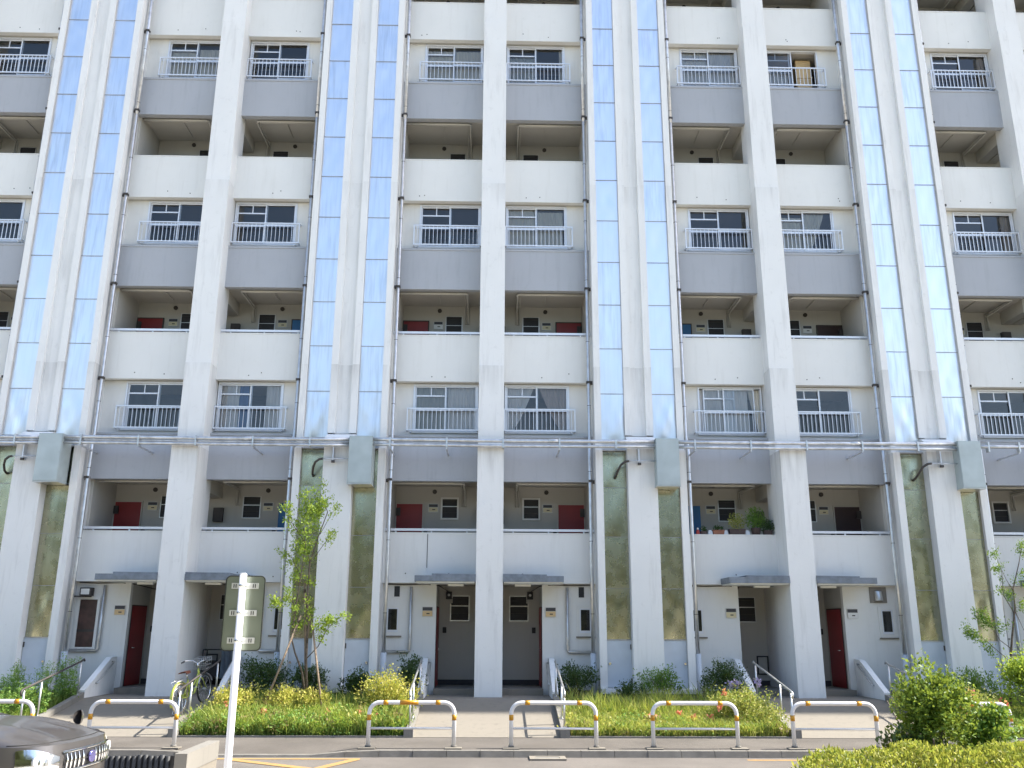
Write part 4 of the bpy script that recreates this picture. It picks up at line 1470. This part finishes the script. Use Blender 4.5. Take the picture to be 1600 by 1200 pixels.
# grass
def grass(label_name, spans, mat):
    V, F = [], []
    off = 0
    for (x0, x1, y0, y1, n, hmin, hmax) in spans:
        X_ = rng.uniform(x0, x1, n); Y_ = y0 + (y1 - y0) * rng.random(n) ** 1.25
        patchy = .55 + .45 * np.sin(X_ * 3.1 + 1.7 * np.sin(Y_ * 2.3)) * np.sin(Y_ * 2.1 + X_ * 1.3)
        Hh = (hmin + (hmax - hmin) * rng.random(n)) * (.65 + .6 * patchy)
        Z_ = np.array([bed_z(y) for y in Y_])
        a = rng.uniform(0, 6.28, n); wd = .006 + .006 * rng.random(n)
        lean = rng.normal(size=(n, 2)) * Hh[:, None] * .38
        p0 = np.stack([X_ - np.cos(a) * wd, Y_ - np.sin(a) * wd, Z_ - .02], 1)
        p1 = np.stack([X_ + np.cos(a) * wd, Y_ + np.sin(a) * wd, Z_ - .02], 1)
        md = np.stack([X_ + lean[:, 0] * .35, Y_ + lean[:, 1] * .35, Z_ + Hh * .6], 1)
        sd = np.stack([np.cos(a) * wd * .8, np.sin(a) * wd * .8, 0 * a], 1)
        tp = np.stack([X_ + lean[:, 0], Y_ + lean[:, 1], Z_ + Hh], 1)
        V.append(np.stack([p0, p1, md + sd, md - sd, tp], 1).reshape(-1, 3))
        i = np.arange(n)[:, None] * 5 + off
        F.append(np.concatenate([i + [0, 1, 2], i + [0, 2, 3], i + [3, 2, 4]], 0))
        off += n * 5
    o = put('grass', arr_mesh('grass', np.concatenate(V), np.concatenate(F), mat))
    return o


o = grass('g', [(-6.2, -1.76, 18.93, 20.0, 8000, .10, .34), (-6.2, -1.76, 19.9, 22.2, 5000, .10, .36),
                (9.4, 13.8, 18.93, 22.0, 9000, .12, .36), (-14, -9.6, 18.93, 22.0, 7000, .12, .36)], 'grass_green')
tag(o, 'tangled green grass filling the planting bed left of the middle ramp', 'grass', kind='stuff')
o = grass('g2', [(1.6, 6.0, 18.93, 20.4, 9000, .10, .30), (1.6, 6.0, 20.2, 21.6, 4000, .16, .5), (-5.8, -1.8, 19.0, 20.8, 2500, .2, .5)], 'grass_lime')
tag(o, 'sunlit lime green grass in the bed right of the middle ramp', 'grass', kind='stuff')


# broad-leaved weeds mixed into the grass: many small tufts of unlike size and tint
def cover(label, x0, x1, y1, ntuft, mats, hmax, lsz, zig=1.0):
    V, F, M = [], [], []
    off = 0
    for _ in range(ntuft):
        x = rng.uniform(x0, x1); y = 18.96 + (y1 - 18.96) * rng.random() ** 1.4
        mi = int(rng.choice(len(mats), p=[m_[1] for m_ in mats]))
        n = int(rng.integers(25, 75)); sc = rng.uniform(.6, 1.4)
        hh = hmax * rng.uniform(.45, 1.1)
        P = np.stack([x + rng.normal(size=n) * .085 * sc, y + rng.normal(size=n) * .07 * sc, bed_z(y) + hh * rng.random(n) ** .7], 1)
        P[:, 1] = np.maximum(P[:, 1], 18.9 - .05 * rng.random(n))
        v, f = leaf_arrays(P, rng.normal(size=(n, 3)) + [0, -.25, .75], lsz * sc * (.5 + .8 * rng.random(n)), rng.uniform(.22, .6))
        V.append(v); F.append(f + off); M.append(np.full(len(f), mi)); off += len(v)
    o = put('ground_cover', arr_mesh('ground_cover', np.concatenate(V), np.concatenate(F), [m_[0] for m_ in mats], np.concatenate(M)))
    return tag(o, label, 'ground cover', kind='stuff')


cover('tangled leafy weeds and low azalea along the edge of the left planting bed', -6.22, -1.76, 20.3, 420,
      [('leaf_mid', .34), ('leaf_fresh', .18), ('weed_green', .20), ('leaf_azalea', .18), ('leaf_dry', .10)], .34, .062)
cover('yellowing leafy weeds along the edge of the lime grass bed', 1.6, 6.02, 20.2, 300,
      [('leaf_azalea', .32), ('leaf_yellow', .20), ('weed_green', .20), ('leaf_mid', .13), ('leaf_dry', .15)], .24, .055)
cover('mixed leafy weeds at the foot of the sparse tree', 9.4, 13.6, 20.8, 260,
      [('leaf_mid', .35), ('leaf_azalea', .3), ('weed_green', .25), ('leaf_yellow', .10)], .30, .06)

# pink flowers in the grass, each cluster its own small plant
for i, (x, y, z_, wh) in enumerate([(-4.75, 19.6, .28, 'just left of the staked tree base'), (-4.35, 19.4, .16, 'in front of the staked tree'), (-4.05, 19.35, .14, 'below the right stake foot'), (-3.45, 19.7, .24, 'between the staked tree and the guard rail'), (-2.75, 19.6, .26, 'left of the guard rail post with the tape'), (-2.45, 19.45, .22, 'behind the left post of the taped guard rail'), (3.35, 19.6, .22, 'behind the left post of the third guard rail'), (3.95, 19.7, .26, 'upper one inside the third guard rail'), (4.2, 19.5, .2, 'middle one inside the third guard rail'), (4.6, 19.55, .20, 'right one inside the third guard rail')]):
    t = thing('azalea_flower', f'small salmon pink azalea flower head {wh}', 'flower', (x, y, bed_z(y)), group='pink flower heads in the grass')
    q = 22
    p = np.array([x, y, bed_z(y) + z_])
    leaves('petals', p + rng.normal(size=(q, 3)) * .03, rng.normal(size=(q, 3)) + [0, -.4, .4], .05 + .03 * rng.random(q), 'petal_pink', t, wr=.85)
    MB().tube([(x, y + .01, bed_z(y) - .01), tuple(p)], .005, 4).build('stem', 'leaf_mid', t)
t = thing('iris', 'pale purple flower beside the wing wall under the potted plants', 'flower', (5.55, 20.75, bed_z(20.75)))
for i, dx in enumerate((0, .13, .62)):
    p = np.array([5.35 + dx, 20.75, bed_z(20.75) + .62 + .03 * i])
    leaves('petals', p + rng.normal(size=(26, 3)) * .035, rng.normal(size=(26, 3)), .06 + .03 * rng.random(26), 'petal_purple', t, wr=.8)
    MB().tube([(p[0], p[1], bed_z(p[1])), tuple(p)], .006, 4).build('stem', 'leaf_mid', t)


# ------------------------------------------------------------------ trees
def limb_tree(name, label, base, segs, leafspots, size, mat, group=None, wr=.55, spread=.10, per=30):
    t = thing(name, label, 'tree', base, group=group)
    m = MB()
    for pts, r0, r1 in segs:
        k = len(pts)
        m.tube(pts, [r0 + (r1 - r0) * i / (k - 1) for i in range(k)], 7)
    m.build('trunk', 'bark', t)
    P, D = [], []
    for (a, b_, n, sp) in leafspots:
        a, b_ = np.array(a), np.array(b_)
        dr = (b_ - a)
        # small clumps strung along the twig
        for _ in range(n):
            f = rng.random() ** .8
            cc = a + dr * f + rng.normal(size=3) * sp
            q = per
            P.append(cc + rng.normal(size=(q, 3)) * .05)
            D.append(rng.normal(size=(q, 3)) + dr / (np.linalg.norm(dr) + 1e-6) * .7 + [0, 0, .3])
    P, D = np.concatenate(P), np.concatenate(D)
    leaves('crown', P, D, size * (.6 + .6 * rng.random(len(P))), mat, t, wr=wr)
    return t


def vp(px, py, Yd):
    """point of the scene at depth Yd that the photograph shows at a pixel"""
    d = CF + CR * ((px - 800) / 1380) + CU * ((600 - py) / 1380)
    return tuple(Vector((0, 0, 1.88)) + d * (Yd / d.y))


YT = 20.75
g0 = vp(482, 1098, YT)
base = (g0[0], YT, bed_z(YT) - .02)
segs = [([base, vp(478, 1030, YT), vp(481, 980, YT), vp(480, 930, YT), vp(484, 880, YT), vp(497, 840, YT + .1), vp(512, 800, YT + .1), vp(500, 770, YT)], .035, .006),
        ([base, vp(472, 1050, YT - .05), vp(461, 1020, YT - .1), vp(456, 1000, YT - .1), vp(462, 950, YT - .1), vp(470, 900, YT - .1), vp(478, 850, YT - .15), vp(470, 800, YT - .1)], .026, .005),
        ([vp(478, 1030, YT), vp(497, 1010, YT - .1), vp(510, 985, YT - .2), vp(525, 968, YT - .2), vp(538, 962, YT - .25)], .012, .003),
        ([vp(484, 880, YT), vp(476, 840, YT + .15), vp(482, 800, YT + .2), vp(497, 765, YT + .15)], .014, .004),
        ([vp(463, 948, YT - .1), vp(448, 930, YT - .25), vp(432, 940, YT - .3)], .009, .003),
        ([vp(470, 900, YT - .1), vp(455, 870, YT - .2), vp(446, 862, YT - .2)], .008, .003),
        ([vp(478, 850, YT - .1), vp(455, 815, YT - .2), vp(443, 782, YT - .25)], .009, .003),
        ([vp(492, 870, YT), vp(512, 842, YT + .1), vp(524, 828, YT + .1)], .008, .003),
        ([vp(500, 835, YT), vp(517, 805, YT + .1), vp(528, 788, YT + .1)], .007, .003)]
sp = [(vp(475, 860, YT), vp(484, 795, YT), 46, .16), (vp(484, 830, YT), vp(498, 768, YT), 40, .13), (vp(460, 835, YT - .1), vp(444, 784, YT - .2), 16, .05),
      (vp(485, 805, YT), vp(472, 768, YT), 10, .04), (vp(478, 870, YT), vp(478, 850, YT), 12, .12), (vp(495, 800, YT), vp(514, 776, YT), 10, .06), (vp(510, 845, YT), vp(525, 826, YT), 7, .035),
      (vp(519, 806, YT), vp(528, 788, YT), 5, .03), (vp(463, 905, YT), vp(458, 880, YT - .1), 14, .10), (vp(452, 870, YT), vp(440, 862, YT), 5, .04), (vp(470, 890, YT), vp(466, 850, YT), 12, .1),
      (vp(458, 960, YT - .1), vp(450, 925, YT - .15), 18, .09), (vp(446, 948, YT - .2), vp(422, 938, YT - .3), 12, .05), (vp(465, 985, YT), vp(458, 970, YT), 7, .05), (vp(478, 975, YT), vp(485, 938, YT), 10, .06),
      (vp(490, 982, YT - .1), vp(512, 975, YT - .2), 14, .07), (vp(508, 968, YT - .2), vp(540, 963, YT - .25), 12, .05), (vp(505, 985, YT - .2), vp(500, 1000, YT - .2), 4, .04), (vp(488, 925, YT), vp(485, 900, YT), 4, .03)]
limb_tree('staked_tree', 'slim young tree with fresh green leaves tied to three stakes', base, segs, sp, .062, 'leaf_fresh', per=22)
for a, b_, y0, y1, wh in (((405, 1108), (470, 962), 20.3, YT - .05, 'leaning in from the left'), ((480, 1086), (476, 912), 20.9, YT + .06, 'standing upright behind the trunk'), ((506, 1106), (488, 975), 20.3, YT - .06, 'leaning in from the right')):
    p0 = vp(*a, y0); p1 = vp(*b_, y1)
    p0 = (p0[0], p0[1], bed_z(y0) - .05)
    t = thing('tree_stake', f'brown wooden tree stake {wh}', 'stake', p0, group='stakes of the young tree')
    MB().tube([p0, p1], [.026, .022], 8).build('pole', 'stake_wood', t)
    MB().tube([tuple(Vector(p0).lerp(Vector(p1), .93)), tuple(Vector(p0).lerp(Vector(p1), .96))], .031, 8).build('rope', 'bark', t)

YT = 20.6
base = (vp(1576, 1098, YT)[0], YT, bed_z(YT) - .02)
segs = [([base, vp(1578, 1050, YT), vp(1581, 1000, YT), vp(1586, 950, YT), vp(1583, 920, YT), vp(1592, 880, YT), vp(1597, 850, YT)], .032, .006),
        ([vp(1581, 1035, YT), vp(1560, 1018, YT - .1), vp(1540, 1000, YT - .2), vp(1515, 982, YT - .25)], .011, .003),
        ([vp(1582, 1015, YT), vp(1562, 1000, YT - .1), vp(1548, 975, YT - .1), vp(1530, 952, YT - .15)], .010, .003),
        ([vp(1586, 960, YT), vp(1568, 930, YT), vp(1565, 890, YT), vp(1552, 862, YT)], .011, .003),
        ([vp(1586, 955, YT), vp(1600, 985, YT), vp(1610, 950, YT)], .01, .004),
        ([vp(1584, 925, YT), vp(1572, 905, YT), vp(1560, 880, YT)], .008, .003)]
sp = [(vp(1540, 1002, YT - .2), vp(1505, 980, YT - .25), 16, .05), (vp(1552, 985, YT - .1), vp(1528, 952, YT - .15), 18, .05), (vp(1562, 905, YT), vp(1548, 858, YT), 10, .05), (vp(1580, 935, YT), vp(1570, 925, YT), 8, .06),
      (vp(1555, 1025, YT - .1), vp(1545, 1012, YT - .1), 5, .04), (vp(1596, 870, YT), vp(1600, 845, YT), 10, .07), (vp(1590, 910, YT), vp(1598, 895, YT), 6, .05), (vp(1575, 975, YT), vp(1560, 975, YT), 5, .05), (vp(1595, 940, YT), vp(1602, 950, YT), 6, .06)]
limb_tree('sparse_tree', 'thin sparse tree in front of the right hand shaft', base, segs, sp, .055, 'leaf_mid')

# big bush and hedge near the camera, right
bt = bush('upright_bush', 'big upright glossy green bush in the right foreground', 'bush', (4.29, 9.05, .96), (.31, .33, .54), 86, 62, .046, 'leaf_bush', stick=95, wr=.6, shape=.85)
m = MB()
for i in range(9):
    a = (4.38 + rng.normal() * .03, 9.05 + rng.normal() * .03, -.35)
    e = (4.33 + rng.normal() * .25, 9.05 + rng.normal() * .2, .7 + .6 * rng.random())
    m.tube([a, ((a[0] + e[0]) / 2 + .03, 9.05, .35), e], [.025, .016, .006], 6)
m.build('trunk', 'bark', bt)
V2 = bush('leaf_tuft', 'small dark leafy tuft at the left foot of the big bush', 'bush', (4.0, 8.9, .72), (.26, .2, .22), 34, 34, .05, 'leaf_dark', stick=14, wr=.6)
V3 = bush('leaf_tuft', 'dark leafy tuft growing out on the right of the big bush', 'bush', (4.78, 9.0, .80), (.24, .2, .34), 50, 40, .05, 'leaf_mid', stick=14, wr=.6)
hd = thing('hedge', 'clipped yellow green hedge along the bottom right', 'hedge', (4.6, 8.45, -.33))
n = 24000
x_ = rng.uniform(2.78, 6.8, n)
topz = .65 + .20 * (1 - np.exp(-(x_ - 2.7) / .30)) + .028 * np.sin(x_ * 7) + .02 * np.sin(x_ * 17)
v = rng.random(n)
y_ = 8.45 + rng.uniform(-.42, .42, n)
z_ = topz - .42 * v ** 1.8 - .25 * np.abs((y_ - 8.45) / .42) ** 3
P = np.stack([x_ + rng.normal(size=n) * .012, y_, z_], 1)
leaves('foliage', P, rng.normal(size=(n, 3)) * .8 + [0, -.15, 1.0], .028 + .035 * rng.random(n), 'leaf_hedge', hd, wr=.42)
m = MB()
for i in range(70):
    a = rng.uniform(2.85, 6.7); y0 = 8.45 + rng.uniform(-.3, .3)
    m.tube([(a, y0, -.35), (a + rng.normal() * .08, y0, .60)], [.010, .004], 4)
m.build('stems', 'bark', hd)
tag(MB().box(2.7, 7.0, 7.9, 9.7, -.40, -.31).build('near_bed', 'soil'), kind='structure')

# ------------------------------------------------------------------ pots on the second-floor parapet
PY = YP + .10
TT = T0 + .001


def pot(name, label, x, w, h_, d, potmat, foliage, round_=False):
    t = thing(name, label, 'potted plant', (x, PY, TT), group='pots on the second floor parapet')
    if round_:
        MB().tube([(x, PY, TT), (x, PY, TT + h_), (x, PY, TT + h_ + .02)], [w * .38, w * .5, w * .53], 14).build('pot', potmat, t)
    else:
        MB().hexa([(x - w * .45, PY - d * .42, TT), (x + w * .45, PY - d * .42, TT), (x + w * .45, PY + d * .42, TT), (x - w * .45, PY + d * .42, TT),
                   (x - w * .5, PY - d * .5, TT + h_), (x + w * .5, PY - d * .5, TT + h_), (x + w * .5, PY + d * .5, TT + h_), (x - w * .5, PY + d * .5, TT + h_)]).box(x - w * .52, x + w * .52, PY - d * .53, PY + d * .53, TT + h_, TT + h_ + .015).build('pot', potmat, t)
    rx_, rz_, n, mat, sz = foliage
    c = np.array([x, PY, TT + h_ + rz_ * .75])
    P = c + unit(rng.normal(size=(n, 3))) * rng.random((n, 1)) ** .5 * [rx_, .14, rz_]
    leaves('foliage', P, rng.normal(size=(n, 3)) + [0, 0, .5], sz * (.6 + .7 * rng.random(n)), mat, t)
    return t


px_ = lambda p: vp(p, 825, PY)[0]
pot('potted_plant', 'small dark pot with tiny seedlings next to the red ornament', px_(1099), .16, .07, .13, 'pot_dark', (.09, .09, 140, 'leaf_dark', .04))
pot('potted_plant', 'terracotta trough with low green plants on the parapet', px_(1122), .30, .10, .15, 'terracotta', (.15, .08, 240, 'leaf_dark', .045))
pot('potted_plant', 'brown trough with a dry bushy plant on the parapet', px_(1151), .42, .13, .17, 'pot_dark', (.26, .26, 750, 'leaf_azalea', .045))
pot('potted_plant', 'round dark pot with a wide leafy plant next to the pillar', px_(1181), .26, .16, .24, 'pot_dark', (.30, .34, 800, 'leaf_mid', .06), True)
pot('potted_plant', 'leafy pot plant trailing in the corner against the pillar', px_(1199), .22, .10, .16, 'pot_dark', (.22, .17, 620, 'leaf_dark', .05))
gn = thing('garden_ornament', 'tiny red and white ornament standing on the parapet left of the pots', 'ornament', (px_(1090), PY, TT))
gx = px_(1090)
MB().tube([(gx, PY, TT), (gx, PY, TT + .05), (gx, PY, TT + .11), (gx, PY, TT + .13)], [.045, .05, .035, .015], 10).build('body', 'ornament_red', gn)
MB().tube([(gx, PY, TT + .125), (gx, PY, TT + .14), (gx, PY, TT + .165), (gx, PY, TT + .18)], [.012, .027, .027, .008], 10).build('head', 'plate_white', gn)
for i, p in enumerate((1109, 1133, 1167)):
    xx = px_(p)
    t = thing('water_bottle', ['clear grey block between the seedlings and the terracotta trough', 'clear grey block between the terracotta and the brown trough', 'clear grey block between the brown trough and the round pot'][i], 'bottle', (xx, PY, TT), group='pots on the second floor parapet')
    MB().box(xx - .055, xx + .055, PY - .05, PY + .05, TT, TT + .085).box(xx - .035, xx + .035, PY - .035, PY + .035, TT + .085, TT + .115).build('body', 'door_grey', t)

# ------------------------------------------------------------------ park trees and a house row across the street, mirrored in the metal and the glass
r2 = random.Random(5)


def park_crown(seed):
    g = np.random.default_rng(seed)
    P, D, L = [], [], []
    for _ in range(330):
        d = unit(g.normal(size=(1, 3)))[0]
        c = np.array([0, 0, 6.6]) + d * (g.random() ** .4) * [3.4, 3.0, 3.5]
        q = 34
        P.append(c + g.normal(size=(q, 3)) * .55); D.append(g.normal(size=(q, 3)) + [0, 0, .4]); L.append(.5 + .35 * g.random(q))
    V, F = leaf_arrays(np.concatenate(P), np.concatenate(D), np.concatenate(L), .6, .2)
    return arr_mesh('crown', V, F, 'leaf_park')


CRN = [park_crown(1), park_crown(2), park_crown(3)]
TRK = MB().tube([(0, 0, 0), (.05, 0, 2.2), (-.05, .1, 4.5), (0, 0, 7.5)], [.26, .2, .15, .06], 9).tube([(0, 0, 3), (1.2, .3, 5), (1.8, .4, 6.6)], [.1, .07, .03], 6).tube([(0, 0, 3.4), (-1.1, -.5, 5.2), (-1.7, -.8, 7)], [.1, .07, .03], 6).mesh('trunk', 'bark')
ords = ['first', 'second', 'third', 'fourth', 'fifth', 'sixth', 'seventh', 'eighth', 'ninth', 'tenth']
for i, x in enumerate((-25, -19.5, -14, -8, -2.5, 3.5, 9, 15, 21, 27)):
    t = thing('park_tree', f'broad green park tree across the street, {ords[i]} of the row from the left', 'tree', (x + r2.uniform(-.6, .6), -9 + r2.uniform(-1.5, 1.5), -.46), r2.uniform(0, 6), group='park trees across the street')
    s = r2.uniform(.92, 1.12)
    t.scale = (s, s, s)
    for nm, me in (('crown', CRN[i % 3]), ('trunk', TRK)):
        o = bpy.data.objects.new(nm, me); C.objects.link(o); o.parent = t
for i, x in enumerate((-24, -12, 0, 12, 24)):
    t = thing('park_hedge', f'tall dense park hedge across the street, {ords[i]} section from the left', 'hedge', (x, -5.5, -.46), group='park hedges across the street')
    n = 5000
    P = np.stack([rng.uniform(-6.2, 6.2, n), rng.uniform(-.7, .7, n), 4.6 * rng.random(n) ** .8], 1)
    o = bpy.data.objects.new('foliage', None)
    V, F = leaf_arrays(P, rng.normal(size=(n, 3)), .4 + .3 * rng.random(n), .7, .2)
    bpy.data.objects.remove(o)
    o = bpy.data.objects.new('foliage', arr_mesh('foliage', V, F, 'leaf_park')); C.objects.link(o); o.parent = t
hb = thing('house_row', 'long tan house row with a dark roof across the street', 'building', (0, -34, -.46))
MB().box(-45, 45, -42, -34, -.46, 8.5).build('wall', 'tan_wall', hb)
MB().prism([(-42.6, 8.51), (-33.4, 8.51), (-38, 11.2)], 'x', -45.5, 45.5).build('roof', 'canopy_blue', hb)
for i in range(22):
    for j in range(2):
        xx = -43 + i * 4.05; zz = 1.2 + j * 3.5
        f_ = MB().box(xx - .9, xx + .9, -34.0 + .002, -33.94, zz, zz + 1.5).build('window', 'dark', hb)
